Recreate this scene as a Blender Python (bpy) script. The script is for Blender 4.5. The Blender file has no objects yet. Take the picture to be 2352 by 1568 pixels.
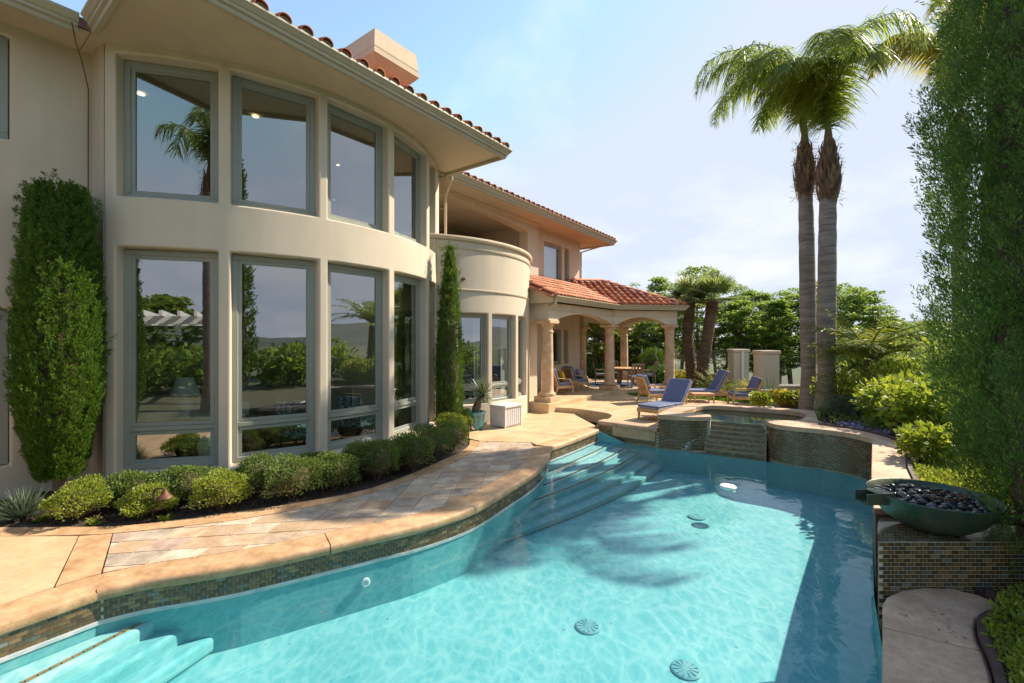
import bpy, bmesh, math, random
import numpy as np
from mathutils import Vector, Matrix

rnd = random.Random(11)
nr = np.random.default_rng(5)
scene = bpy.context.scene
COL = scene.collection
R_ = math.radians

# ------------------------------------------------------------------ camera
EYE = 2.2
FPX = 1045.0            # focal length in pixels of a 2352 px wide picture
CX, CY = 1176.0, 784.0
cam_d = bpy.data.cameras.new("camera")
cam_d.sensor_width = 36.0
cam_d.lens = FPX / 2352.0 * 36.0
cam_d.clip_start = 0.05
cam_d.clip_end = 9000.0
cam = bpy.data.objects.new("camera", cam_d)
cam.location = (0, 0, EYE)
cam.rotation_euler = (R_(90), 0, 0)
COL.objects.link(cam)
scene.camera = cam

# ------------------------------------------------------------------ sky and sun
SUN_AZ = R_(25.0)       # direction to the sun, from +X towards +Y
SUN_EL = R_(40.0)
world = bpy.data.worlds.new("World")
scene.world = world
world.use_nodes = True
nt = world.node_tree
nt.nodes.clear()
def N(tree, typ, **kw):
    n = tree.nodes.new(typ)
    for k, v in kw.items():
        if k in n.inputs.keys() if hasattr(n.inputs, "keys") else False:
            n.inputs[k].default_value = v
        else:
            setattr(n, k, v)
    return n
out = nt.nodes.new("ShaderNodeOutputWorld")
bg = nt.nodes.new("ShaderNodeBackground")
bg.inputs["Strength"].default_value = 0.15
sky = nt.nodes.new("ShaderNodeTexSky")
sky.sky_type = 'NISHITA'
sky.sun_disc = False
sky.sun_elevation = SUN_EL
sky.sun_rotation = R_(90) - SUN_AZ
sky.air_density = 1.0
sky.dust_density = 0.2
sky.ozone_density = 1.0
sky.altitude = 100
tc = nt.nodes.new("ShaderNodeTexCoord")
sep = nt.nodes.new("ShaderNodeSeparateXYZ")
nt.links.new(tc.outputs["Generated"], sep.inputs[0])
def wmath(op, a, b=None):
    m = nt.nodes.new("ShaderNodeMath"); m.operation = op
    for i, v in enumerate((a, b)):
        if v is None: continue
        if isinstance(v, (int, float)): m.inputs[i].default_value = v
        else: nt.links.new(v, m.inputs[i])
    return m.outputs[0]
zz = wmath('MAXIMUM', sep.outputs["Z"], 0.0)
den = wmath('ADD', zz, 0.22)
cx = wmath('DIVIDE', sep.outputs["X"], den)
cy = wmath('DIVIDE', sep.outputs["Y"], den)
comb = nt.nodes.new("ShaderNodeCombineXYZ")
nt.links.new(cx, comb.inputs[0]); nt.links.new(cy, comb.inputs[1])
nz = nt.nodes.new("ShaderNodeTexNoise")
nz.inputs["Scale"].default_value = 1.25
nz.inputs["Detail"].default_value = 9
nz.inputs["Roughness"].default_value = 0.58
nz.inputs["Distortion"].default_value = 0.35
nt.links.new(comb.outputs[0], nz.inputs["Vector"])
low = wmath('SUBTRACT', 0.30, sep.outputs["Z"])          # more cloud towards the horizon
low = wmath('MULTIPLY', low, 0.28)
cl = wmath('ADD', nz.outputs["Fac"], low)
ramp = nt.nodes.new("ShaderNodeValToRGB")
ramp.color_ramp.elements[0].position = 0.47
ramp.color_ramp.elements[1].position = 0.72
nt.links.new(cl, ramp.inputs[0])
cfac = wmath('ADD', wmath('MULTIPLY', ramp.outputs[0], 0.80), 0.03)      # thin high veil everywhere, thicker cloud on top
mixc = nt.nodes.new("ShaderNodeMix"); mixc.data_type = 'RGBA'
mixc.inputs["B"].default_value = (2.9, 2.95, 3.05, 1)
nt.links.new(cfac, mixc.inputs["Factor"])
cap = nt.nodes.new("ShaderNodeVectorMath"); cap.operation = 'MINIMUM'          # hazy bright air never passes this level
cap.inputs[1].default_value = (2.05, 2.32, 2.80)
nt.links.new(sky.outputs[0], cap.inputs[0])
nt.links.new(cap.outputs[0], mixc.inputs["A"])
nt.links.new(mixc.outputs["Result"], bg.inputs["Color"])
nt.links.new(bg.outputs[0], out.inputs["Surface"])

sun_d = bpy.data.lights.new("sun", 'SUN')
sun_d.energy = 3.7
sun_d.angle = R_(0.55)
sun_d.color = (1.0, 0.90, 0.74)
sun = bpy.data.objects.new("sun", sun_d)
sd = Vector((math.cos(SUN_AZ) * math.cos(SUN_EL), math.sin(SUN_AZ) * math.cos(SUN_EL), math.sin(SUN_EL)))
sun.rotation_euler = sd.to_track_quat('Z', 'Y').to_euler()
sun.location = sd * 60
COL.objects.link(sun)

scene.view_settings.view_transform = 'Standard'
scene.view_settings.look = 'None'
scene.view_settings.gamma = 1.0
scene.view_settings.exposure = 1.28
scene.view_settings.use_curve_mapping = False
cy_ = scene.cycles
cy_.use_denoising = True
cy_.max_bounces = 10
cy_.diffuse_bounces = 4
cy_.glossy_bounces = 4
cy_.transmission_bounces = 6
cy_.transparent_max_bounces = 16
cy_.caustics_reflective = False
cy_.caustics_refractive = False
cy_.sample_clamp_indirect = 6.0

# ------------------------------------------------------------------ helpers
def G(px, py, z=0.0):
    """plan point where the sight line of a picture point meets height z"""
    Y = FPX * (EYE - z) / (py - CY)
    return ((px - CX) / FPX * Y, Y)
def ray(px):
    return (px - CX) / FPX
HD = Vector((0.595, 0.804)).normalized()        # house axis along the facade
HE = Vector((-HD.y, HD.x))                      # into the house
def H(d, e):
    p = HD * d + HE * e
    return (p.x, p.y)
def H3(d, e, z):
    p = H(d, e); return (p[0], p[1], z)

def tag(o, label, cat, group=None):
    o["label"] = label; o["category"] = cat
    if group: o["group"] = group
    return o
def struct(o):
    o["kind"] = "structure"; return o
def stuff(o):
    o["kind"] = "stuff"; return o
def link(name, data, parent=None):
    o = bpy.data.objects.new(name, data)
    COL.objects.link(o)
    if parent is not None: o.parent = parent
    return o
def empty(name, loc=(0, 0, 0), rz=0.0):
    o = link(name, None)
    o.location = loc; o.rotation_euler = (0, 0, rz)
    o.empty_display_size = 0.2
    return o
def copy_tree(o, parent=None):
    c = o.copy(); COL.objects.link(c); c.parent = parent
    for ch in list(o.children): copy_tree(ch, c)
    return c
def mesh(name, V, F, mat, smooth=False):
    m = bpy.data.meshes.new(name)
    m.from_pydata([tuple(v) for v in V], [], [tuple(f) for f in F])
    if mat is not None:
        for mm in (mat if isinstance(mat, (list, tuple)) else [mat]): m.materials.append(mm)
    if smooth: m.polygons.foreach_set("use_smooth", [True] * len(m.polygons))
    m.update()
    return m
def mk(name, V, F, mat, parent=None, smooth=False):
    return link(name, mesh(name, V, F, mat, smooth), parent)
def np_mesh(name, V, F, mat, smooth=False):
    """V (n,3) array, F (m,k) array of equal polygons"""
    m = bpy.data.meshes.new(name)
    V = np.asarray(V, dtype=np.float32); F = np.asarray(F, dtype=np.int32)
    k = F.shape[1]
    m.vertices.add(len(V)); m.vertices.foreach_set("co", V.ravel())
    m.loops.add(F.size); m.loops.foreach_set("vertex_index", F.ravel())
    m.polygons.add(len(F))
    m.polygons.foreach_set("loop_start", np.arange(0, F.size, k, dtype=np.int32))
    m.polygons.foreach_set("loop_total", np.full(len(F), k, dtype=np.int32))
    if smooth: m.polygons.foreach_set("use_smooth", np.ones(len(F), dtype=bool))
    m.materials.append(mat)
    m.update(calc_edges=True)
    return m
def bevel(o, w=0.02, seg=2, ang=35):
    b = o.modifiers.new("bevel", 'BEVEL')
    b.width = w; b.segments = seg; b.limit_method = 'ANGLE'; b.angle_limit = R_(ang)
    b.harden_normals = False
    return o
def smooth_by_angle(o, ang=40):
    me = o.data
    me.polygons.foreach_set("use_smooth", [True] * len(me.polygons))
    try: me.set_sharp_from_angle(angle=R_(ang))
    except Exception: pass
    return o

class MB:
    def __init__(s): s.V = []; s.F = []
    def add(s, V, F, M=None):
        b = len(s.V)
        if M is not None: V = [M @ Vector(v) for v in V]
        s.V += [tuple(v) for v in V]
        s.F += [tuple(i + b for i in f) for f in F]
        return s
    def box(s, c, d, M=None):
        x, y, z = c; a, b, h = d[0] / 2, d[1] / 2, d[2] / 2
        V = [(x-a,y-b,z-h),(x+a,y-b,z-h),(x+a,y+b,z-h),(x-a,y+b,z-h),(x-a,y-b,z+h),(x+a,y-b,z+h),(x+a,y+b,z+h),(x-a,y+b,z+h)]
        F = [(0,3,2,1),(4,5,6,7),(0,1,5,4),(1,2,6,5),(2,3,7,6),(3,0,4,7)]
        return s.add(V, F, M)
    def bar(s, p0, p1, w, h, up=(0, 0, 1), w1=None, h1=None):
        p0 = Vector(p0); p1 = Vector(p1); t = (p1 - p0).normalized(); up = Vector(up)
        x = t.cross(up)
        if x.length < 1e-4: x = t.cross(Vector((1, 0, 0)))
        x.normalize(); y = x.cross(t)
        w1 = w if w1 is None else w1; h1 = h if h1 is None else h1
        V = []
        for p, a, b in ((p0, w/2, h/2), (p1, w1/2, h1/2)):
            V += [p - x*a - y*b, p + x*a - y*b, p + x*a + y*b, p - x*a + y*b]
        return s.add(V, [(0,1,2,3),(7,6,5,4),(0,4,5,1),(1,5,6,2),(2,6,7,3),(3,7,4,0)])
    def tube(s, pts, r, n=8, caps=True):
        pts = [Vector(p) for p in pts]
        if isinstance(r, (int, float)): r = [r] * len(pts)
        V = []; F = []
        ref = Vector((0.31, 0.17, 0.93))
        for i, p in enumerate(pts):
            t = (pts[min(i+1, len(pts)-1)] - pts[max(i-1, 0)]).normalized()
            x = t.cross(ref)
            if x.length < 1e-3: x = t.cross(Vector((1, 0, 0)))
            x.normalize(); y = t.cross(x)
            for k in range(n):
                a = 2*math.pi*k/n
                V.append(p + x*math.cos(a)*r[i] + y*math.sin(a)*r[i])
        for i in range(len(pts)-1):
            for k in range(n):
                a = i*n+k; b = i*n+(k+1) % n
                F.append((a, b, b+n, a+n))
        if caps:
            F.append(tuple(range(n-1, -1, -1))); F.append(tuple((len(pts)-1)*n+k for k in range(n)))
        return s.add(V, F)
    def lathe(s, prof, n=24, c=(0, 0, 0), M=None, caps=True):
        V = []; F = []
        for r, z in prof:
            for k in range(n):
                a = 2*math.pi*k/n
                V.append((c[0]+r*math.cos(a), c[1]+r*math.sin(a), c[2]+z))
        for i in range(len(prof)-1):
            for k in range(n):
                a = i*n+k; b = i*n+(k+1) % n
                F.append((a, b, b+n, a+n))
        if caps:
            F.append(tuple(range(n-1, -1, -1))); F.append(tuple((len(prof)-1)*n+k for k in range(n)))
        return s.add(V, F, M)
    def prism(s, poly, z0, z1):
        a = sum(poly[i][0]*poly[(i+1) % len(poly)][1]-poly[(i+1) % len(poly)][0]*poly[i][1] for i in range(len(poly)))
        if a < 0: poly = poly[::-1]
        n = len(poly)
        V = [(p[0], p[1], z0) for p in poly] + [(p[0], p[1], z1) for p in poly]
        F = [tuple(range(n-1, -1, -1)), tuple(range(n, 2*n))]
        for i in range(n):
            j = (i+1) % n; F.append((i, j, j+n, i+n))
        return s.add(V, F)
    def sweep(s, path, prof, closed=False):
        """prof [(outward, z)] carried along a plan path, outward = right of travel"""
        P = [Vector(p[:2]) for p in path]; n = len(P); V = []; F = []; m = len(prof)
        for i in range(n):
            a = P[i-1] if (i > 0 or closed) else None
            b = P[(i+1) % n] if (i < n-1 or closed) else None
            t0 = (P[i]-a).normalized() if a is not None else None
            t1 = (b-P[i]).normalized() if b is not None else None
            if t0 is None: t0 = t1
            if t1 is None: t1 = t0
            n0 = Vector((t0.y, -t0.x)); n1 = Vector((t1.y, -t1.x))
            nn = (n0+n1)
            nn = nn / max(nn.length, 1e-6); k = 1/max(0.35, nn.dot(n0))
            for u, z in prof:
                q = P[i] + nn*(u*k); V.append((q.x, q.y, z))
        for i in range(n if closed else n-1):
            j = (i+1) % n
            for q in range(m):
                w = (q+1) % m
                F.append((i*m+q, i*m+w, j*m+w, j*m+q))
        if not closed:
            F.append(tuple(range(m-1, -1, -1))); F.append(tuple((n-1)*m+q for q in range(m)))
        return s.add(V, F)
    def build(s, name, mat, parent=None, smooth=False):
        return mk(name, s.V, s.F, mat, parent, smooth)

def spline(pts, step=0.12):
    """Catmull-Rom through plan points, resampled"""
    P = [np.array(p, float) for p in pts]
    P = [2*P[0]-P[1]] + P + [2*P[-1]-P[-2]]
    o = []
    for i in range(1, len(P)-2):
        k = max(2, int(np.linalg.norm(P[i+1]-P[i])/step))
        for j in range(k):
            t = j/k
            o.append(0.5*((2*P[i]) + (-P[i-1]+P[i+1])*t + (2*P[i-1]-5*P[i]+4*P[i+1]-P[i+2])*t*t + (-P[i-1]+3*P[i]-3*P[i+1]+P[i+2])*t**3))
    o.append(P[-2])
    return [tuple(p) for p in o]
def offset(path, u):
    P = [Vector(p[:2]) for p in path]; n = len(P); o = []
    for i in range(n):
        t0 = (P[i]-P[max(i-1, 0)]); t1 = (P[min(i+1, n-1)]-P[i])
        if t0.length < 1e-7: t0 = t1
        if t1.length < 1e-7: t1 = t0
        t0 = t0.normalized(); t1 = t1.normalized()
        n0 = Vector((t0.y, -t0.x)); n1 = Vector((t1.y, -t1.x)); nn = (n0+n1).normalized()
        q = P[i] + nn*(u/max(0.4, nn.dot(n0))); o.append((q.x, q.y))
    return o
def plen(path):
    s = [0]
    for a, b in zip(path[:-1], path[1:]): s.append(s[-1]+math.hypot(b[0]-a[0], b[1]-a[1]))
    return s
def at_len(path, s, L):
    i = 0
    L = min(max(L, 0), s[-1]-1e-6)
    import bisect
    i = max(0, bisect.bisect_right(s, L)-1); i = min(i, len(path)-2)
    t = (L-s[i])/max(1e-9, s[i+1]-s[i])
    a, b = path[i], path[i+1]
    dx, dy = b[0]-a[0], b[1]-a[1]; l = math.hypot(dx, dy)
    return (a[0]+dx*t, a[1]+dy*t), (dx/l, dy/l)
def cut(path, s, L0, L1):
    o = [at_len(path, s, L0)[0]]
    o += [p for p, q in zip(path, s) if L0+1e-4 < q < L1-1e-4]
    o.append(at_len(path, s, L1)[0])
    return o
def clip_convex(subj, clip):
    """Sutherland-Hodgman, clip is convex and counter-clockwise"""
    outp = list(subj)
    for i in range(len(clip)):
        a = clip[i]; b = clip[(i+1) % len(clip)]
        inp = outp; outp = []
        if not inp: break
        f = lambda p: (b[0]-a[0])*(p[1]-a[1])-(b[1]-a[1])*(p[0]-a[0])
        for j in range(len(inp)):
            p = inp[j-1]; q = inp[j]; fp = f(p); fq = f(q)
            if fq >= 0:
                if fp < 0:
                    t = fp/(fp-fq); outp.append((p[0]+(q[0]-p[0])*t, p[1]+(q[1]-p[1])*t))
                outp.append(q)
            elif fp >= 0:
                t = fp/(fp-fq); outp.append((p[0]+(q[0]-p[0])*t, p[1]+(q[1]-p[1])*t))
    return outp
def area(poly):
    return abs(sum(poly[i-1][0]*poly[i][1]-poly[i][0]*poly[i-1][1] for i in range(len(poly))))/2

# ------------------------------------------------------------------ materials
M = {}
def _nodes(name):
    m = bpy.data.materials.new(name); m.use_nodes = True
    t = m.node_tree; p = t.nodes["Principled BSDF"]
    return m, t, p
def mat(name, col, rough=0.6, var=0.12, scale=6.0, bump=0.0, bscale=60.0, spec=0.5, metal=0.0, hue=None, objvar=0.0, coat=0.0, coord="Object", detail=5, speck=0.0):
    m, t, p = _nodes(name)
    tcn = t.nodes.new("ShaderNodeTexCoord")
    n1 = t.nodes.new("ShaderNodeTexNoise"); n1.inputs["Scale"].default_value = scale
    n1.inputs["Detail"].default_value = detail; n1.inputs["Roughness"].default_value = 0.62
    t.links.new(tcn.outputs[coord], n1.inputs["Vector"])
    r = t.nodes.new("ShaderNodeValToRGB")
    c2 = hue if hue else col
    r.color_ramp.elements[0].position = 0.3; r.color_ramp.elements[1].position = 0.7
    r.color_ramp.elements[0].color = (*[max(0, c*(1-var)) for c in col], 1)
    r.color_ramp.elements[1].color = (*[min(1, c*(1+var)) for c in c2], 1)
    t.links.new(n1.outputs["Fac"], r.inputs[0])
    last = r.outputs[0]
    if objvar > 0:
        oi = t.nodes.new("ShaderNodeObjectInfo")
        mr = t.nodes.new("ShaderNodeMapRange"); mr.inputs["To Min"].default_value = 1-objvar; mr.inputs["To Max"].default_value = 1+objvar
        t.links.new(oi.outputs["Random"], mr.inputs["Value"])
        hs = t.nodes.new("ShaderNodeHueSaturation"); t.links.new(mr.outputs[0], hs.inputs["Value"])
        t.links.new(last, hs.inputs["Color"]); last = hs.outputs[0]
    if speck > 0:                                       # grit, pits and fine stains
        for sc_, lo_ in ((110.0, 1-speck), (17.0, 1-speck*.8)):
            ns = t.nodes.new("ShaderNodeTexNoise"); ns.inputs["Scale"].default_value = sc_; ns.inputs["Detail"].default_value = 6; ns.inputs["Roughness"].default_value = .7
            t.links.new(tcn.outputs[coord], ns.inputs["Vector"])
            mr2 = t.nodes.new("ShaderNodeMapRange"); mr2.inputs["From Min"].default_value = .36; mr2.inputs["From Max"].default_value = .56
            mr2.inputs["To Min"].default_value = lo_; mr2.inputs["To Max"].default_value = 1.04
            t.links.new(ns.outputs["Fac"], mr2.inputs["Value"])
            mm = t.nodes.new("ShaderNodeVectorMath"); mm.operation = 'SCALE'
            t.links.new(last, mm.inputs[0]); t.links.new(mr2.outputs[0], mm.inputs["Scale"]); last = mm.outputs[0]
    t.links.new(last, p.inputs["Base Color"])
    p.inputs["Roughness"].default_value = rough
    p.inputs["Specular IOR Level"].default_value = spec
    p.inputs["Metallic"].default_value = metal
    p.inputs["Coat Weight"].default_value = coat
    if bump > 0:
        n2 = t.nodes.new("ShaderNodeTexNoise"); n2.inputs["Scale"].default_value = bscale; n2.inputs["Detail"].default_value = 4
        t.links.new(tcn.outputs[coord], n2.inputs["Vector"])
        b = t.nodes.new("ShaderNodeBump"); b.inputs["Strength"].default_value = bump; b.inputs["Distance"].default_value = 0.02
        t.links.new(n2.outputs["Fac"], b.inputs["Height"]); t.links.new(b.outputs[0], p.inputs["Normal"])
    M[name] = m
    return m
def leafmat(name, c0, c1, c2=None, trans=0.35, rough=0.5, tcol=None, spec=0.4):
    """colour differs from leaf to leaf; light passes through the blades"""
    m, t, p = _nodes(name)
    g = t.nodes.new("ShaderNodeNewGeometry")
    r = t.nodes.new("ShaderNodeValToRGB")
    r.color_ramp.elements[0].color = (*c0, 1); r.color_ramp.elements[1].color = (*c1, 1)
    if c2:
        e = r.color_ramp.elements.new(0.9); e.color = (*c1, 1); r.color_ramp.elements[-1].color = (*c2, 1)
    t.links.new(g.outputs["Random Per Island"], r.inputs[0])
    t.links.new(r.outputs[0], p.inputs["Base Color"])
    p.inputs["Roughness"].default_value = rough; p.inputs["Specular IOR Level"].default_value = spec
    tr = t.nodes.new("ShaderNodeBsdfTranslucent")
    if tcol: tr.inputs["Color"].default_value = (*tcol, 1)
    else:
        hs = t.nodes.new("ShaderNodeHueSaturation"); hs.inputs["Value"].default_value = 1.6; hs.inputs["Hue"].default_value = 0.48
        t.links.new(r.outputs[0], hs.inputs["Color"]); t.links.new(hs.outputs[0], tr.inputs["Color"])
    mx = t.nodes.new("ShaderNodeMixShader"); mx.inputs[0].default_value = trans
    t.links.new(p.outputs[0], mx.inputs[1]); t.links.new(tr.outputs[0], mx.inputs[2])
    t.links.new(mx.outputs[0], t.nodes["Material Output"].inputs["Surface"])
    M[name] = m
    return m
def schlick(t, nsock=None, f0=0.02):
    """Fresnel reflectance, the same from both sides of a thin sheet"""
    g = t.nodes.new("ShaderNodeNewGeometry"); L = t.links.new
    d = t.nodes.new("ShaderNodeVectorMath"); d.operation = 'DOT_PRODUCT'
    L(g.outputs["Incoming"], d.inputs[0]); L(nsock if nsock is not None else g.outputs["Normal"], d.inputs[1])
    def mt(op, a, b=None):
        m = t.nodes.new("ShaderNodeMath"); m.operation = op
        for i, v in enumerate((a, b)):
            if v is None: continue
            if isinstance(v, (int, float)): m.inputs[i].default_value = v
            else: L(v, m.inputs[i])
        return m.outputs[0]
    c = mt('MINIMUM', mt('ABSOLUTE', d.outputs["Value"]), 1.0)
    k = mt('POWER', mt('SUBTRACT', 1.0, c), 5.0)
    return mt('ADD', mt('MULTIPLY', k, 1-f0), f0)
def glassmat(name, tint, base=0.2, ior=1.5, bump=0.0):
    m = bpy.data.materials.new(name); m.use_nodes = True; t = m.node_tree; t.nodes.clear()
    o = t.nodes.new("ShaderNodeOutputMaterial")
    tr = t.nodes.new("ShaderNodeBsdfTransparent"); tr.inputs[0].default_value = (*tint, 1)
    gl = t.nodes.new("ShaderNodeBsdfGlossy"); gl.inputs["Roughness"].default_value = 0.0
    gl.inputs["Color"].default_value = (0.95, 0.97, 1, 1)
    fr = schlick(t)
    mr = t.nodes.new("ShaderNodeMapRange"); mr.inputs["To Min"].default_value = base; mr.inputs["To Max"].default_value = 1.0
    t.links.new(fr, mr.inputs["Value"])
    if bump:
        tcn = t.nodes.new("ShaderNodeTexCoord"); n2 = t.nodes.new("ShaderNodeTexNoise"); n2.inputs["Scale"].default_value = 0.8
        n2.inputs["Detail"].default_value = 1
        t.links.new(tcn.outputs["Object"], n2.inputs["Vector"])
        b = t.nodes.new("ShaderNodeBump"); b.inputs["Strength"].default_value = bump; b.inputs["Distance"].default_value = 0.02
        t.links.new(n2.outputs["Fac"], b.inputs["Height"]); t.links.new(b.outputs[0], gl.inputs["Normal"])
    mx = t.nodes.new("ShaderNodeMixShader")
    t.links.new(mr.outputs[0], mx.inputs[0]); t.links.new(tr.outputs[0], mx.inputs[1]); t.links.new(gl.outputs[0], mx.inputs[2])
    t.links.new(mx.outputs[0], o.inputs["Surface"])
    M[name] = m
    return m
def stuccomat(name, col):
    m, t, p = _nodes(name)
    tcn = t.nodes.new("ShaderNodeTexCoord")
    a = t.nodes.new("ShaderNodeTexNoise"); a.inputs["Scale"].default_value = 1.1; a.inputs["Detail"].default_value = 6
    mp = t.nodes.new("ShaderNodeMapping"); mp.inputs["Scale"].default_value = (3.0, 3.0, 0.5)
    t.links.new(tcn.outputs["Object"], mp.inputs[0])
    b2 = t.nodes.new("ShaderNodeTexNoise"); b2.inputs["Scale"].default_value = 1.4; b2.inputs["Detail"].default_value = 5
    t.links.new(tcn.outputs["Object"], a.inputs["Vector"]); t.links.new(mp.outputs[0], b2.inputs["Vector"])
    r = t.nodes.new("ShaderNodeValToRGB"); r.color_ramp.elements[0].position = .3; r.color_ramp.elements[1].position = .75
    r.color_ramp.elements[0].color = (*[c*.87 for c in col], 1); r.color_ramp.elements[1].color = (*[c*1.06 for c in col], 1)
    ad = t.nodes.new("ShaderNodeMath"); ad.operation = 'ADD'
    h = t.nodes.new("ShaderNodeMath"); h.operation = 'MULTIPLY'; h.inputs[1].default_value = .5
    t.links.new(a.outputs["Fac"], ad.inputs[0]); t.links.new(b2.outputs["Fac"], ad.inputs[1]); t.links.new(ad.outputs[0], h.inputs[0])
    t.links.new(h.outputs[0], r.inputs[0]); t.links.new(r.outputs[0], p.inputs["Base Color"])
    p.inputs["Roughness"].default_value = 0.85; p.inputs["Specular IOR Level"].default_value = 0.25
    n2 = t.nodes.new("ShaderNodeTexNoise"); n2.inputs["Scale"].default_value = 70; n2.inputs["Detail"].default_value = 4
    t.links.new(tcn.outputs["Object"], n2.inputs["Vector"])
    bb = t.nodes.new("ShaderNodeBump"); bb.inputs["Strength"].default_value = .18; bb.inputs["Distance"].default_value = .01
    t.links.new(n2.outputs["Fac"], bb.inputs["Height"]); t.links.new(bb.outputs[0], p.inputs["Normal"])
    M[name] = m

stuccomat("stucco", (0.61, 0.51, 0.39))
stuccomat("stucco_trim", (0.57, 0.46, 0.33))
mat("gutter", (0.42, 0.36, 0.25), 0.4, 0.05, 3)
mat("frame", (0.265, 0.275, 0.23), 0.42, 0.05, 4)
glassmat("glass", (0.66, 0.74, 0.70), 0.27, 1.5, 0.10)
glassmat("fence_glass", (0.86, 0.93, 0.90), 0.05, 1.45)
mat("interior", (0.36, 0.32, 0.26), 0.9, 0.06)
mat("interior_floor", (0.20, 0.11, 0.06), 0.35, 0.2, 3)
mat("ceiling", (0.55, 0.52, 0.46), 0.9, 0.03)
mat("curtain", (0.72, 0.70, 0.64), 0.9, 0.05)
for i, c in enumerate([(0.44, 0.135, 0.06), (0.52, 0.19, 0.085), (0.36, 0.10, 0.055), (0.50, 0.24, 0.13)]):
    mat("terracotta%d" % i, c, 0.75, 0.22, 9, 0.3, 40, 0.3, objvar=0.12)
mat("mortar", (0.45, 0.36, 0.22), 0.9, 0.15, 20)
mat("column_stone", (0.52, 0.33, 0.19), 0.7, 0.14, 4, 0.15, 40, hue=(0.60, 0.42, 0.27))
mat("deck", (0.55, 0.36, 0.19), 0.62, 0.15, 1.9, 0.10, 50, 0.4, hue=(0.60, 0.43, 0.25), coord="Object", detail=8, speck=.13)
mat("coping", (0.50, 0.275, 0.13), 0.55, 0.24, 4.0, 0.12, 40, 0.45, hue=(0.58, 0.36, 0.20), objvar=0.05, detail=8, speck=.2)
mat("coping_pale", (0.50, 0.305, 0.19), 0.6, 0.14, 3.0, 0.15, 40, 0.4, hue=(0.60, 0.40, 0.26), objvar=0.04, detail=8, speck=.2)
mat("grout", (0.62, 0.55, 0.45), 0.9, 0.1, 30)
mat("joint", (0.12, 0.08, 0.05), 0.9, 0.1, 30)
for i, (c, h) in enumerate([((0.40, 0.27, 0.18), (0.54, 0.41, 0.29)), ((0.31, 0.25, 0.19), (0.46, 0.37, 0.28)), ((0.46, 0.26, 0.15), (0.52, 0.39, 0.27)),
                            ((0.38, 0.26, 0.20), (0.50, 0.37, 0.29)), ((0.48, 0.33, 0.19), (0.42, 0.29, 0.20)), ((0.47, 0.35, 0.25), (0.58, 0.46, 0.34))]):
    mat("slate%d" % i, c, 0.75, 0.18, 5.0, 0.5, 14, 0.2, hue=h, objvar=0.10, detail=9)
TILEC = [(0.135, 0.080, 0.032), (0.10, 0.066, 0.030), (0.18, 0.115, 0.045), (0.095, 0.078, 0.042), (0.10, 0.11, 0.095), (0.25, 0.17, 0.08), (0.17, 0.19, 0.155)]
for i, c in enumerate(TILEC):
    mat("mosaic%d" % i, c, 0.15, 0.25, 30, 0.0, 1, 0.45, objvar=0.2)
mat("mosaic_grout", (0.60, 0.54, 0.41), 0.85, 0.08, 20)
mat("soil", (0.055, 0.035, 0.025), 0.95, 0.5, 22, 1.0, 30)
mat("edging", (0.10, 0.055, 0.045), 0.7, 0.15, 8)
mat("earth", (0.10, 0.10, 0.05), 0.95, 0.4, 0.02)
mat("hill", (0.07, 0.085, 0.06), 0.95, 0.5, 0.01)
mat("teak", (0.46, 0.27, 0.12), 0.6, 0.2, 6, 0.1, 60, 0.4, hue=(0.52, 0.34, 0.17))
mat("teak_grey", (0.29, 0.20, 0.135), 0.7, 0.2, 6, 0.1, 60, 0.3)
mat("cushion", (0.14, 0.16, 0.26), 0.9, 0.10, 14, 0.25, 90, 0.2)
mat("piping", (0.55, 0.57, 0.62), 0.9, 0.05)
mat("stripe", (0.30, 0.36, 0.46), 0.9, 0.1)
mat("yellow_fabric", (0.62, 0.42, 0.03), 0.9, 0.25, 16)
mat("teal_fabric", (0.20, 0.34, 0.36), 0.9, 0.3, 16)
mat("white_plastic", (0.62, 0.58, 0.57), 0.5, 0.03)
mat("white_paint", (0.78, 0.78, 0.76), 0.5, 0.03)
mat("copper_patina", (0.05, 0.20, 0.155), 0.45, 0.6, 7, 0.15, 30, 0.5, metal=0.25, hue=(0.07, 0.07, 0.04), detail=9)
mat("rust", (0.13, 0.045, 0.02), 0.6, 0.4, 25)
mat("dark_metal", (0.02, 0.02, 0.022), 0.5, 0.1)
for i, c in enumerate([(0.028, 0.027, 0.03), (0.05, 0.045, 0.048), (0.10, 0.08, 0.07), (0.02, 0.022, 0.028)]):
    mat("pebble%d" % i, c, 0.24, 0.3, 14, 0.05, 40, 0.6, objvar=0.2)
mat("pot_glaze", (0.008, 0.04, 0.075), 0.12, 0.7, 5, 0.0, 1, 0.8, hue=(0.02, 0.20, 0.24), coat=0.5)
mat("bark", (0.16, 0.11, 0.075), 0.9, 0.35, 12, 0.8, 20)
mat("twig_core", (0.10, 0.065, 0.04), 0.95, 0.4, 14, 1.0, 16)
mat("rug", (0.03, 0.05, 0.10), 0.95, 0.6, 8)
mat("plaster_dark", (0.12, 0.33, 0.36), 0.7, 0.05)

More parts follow.
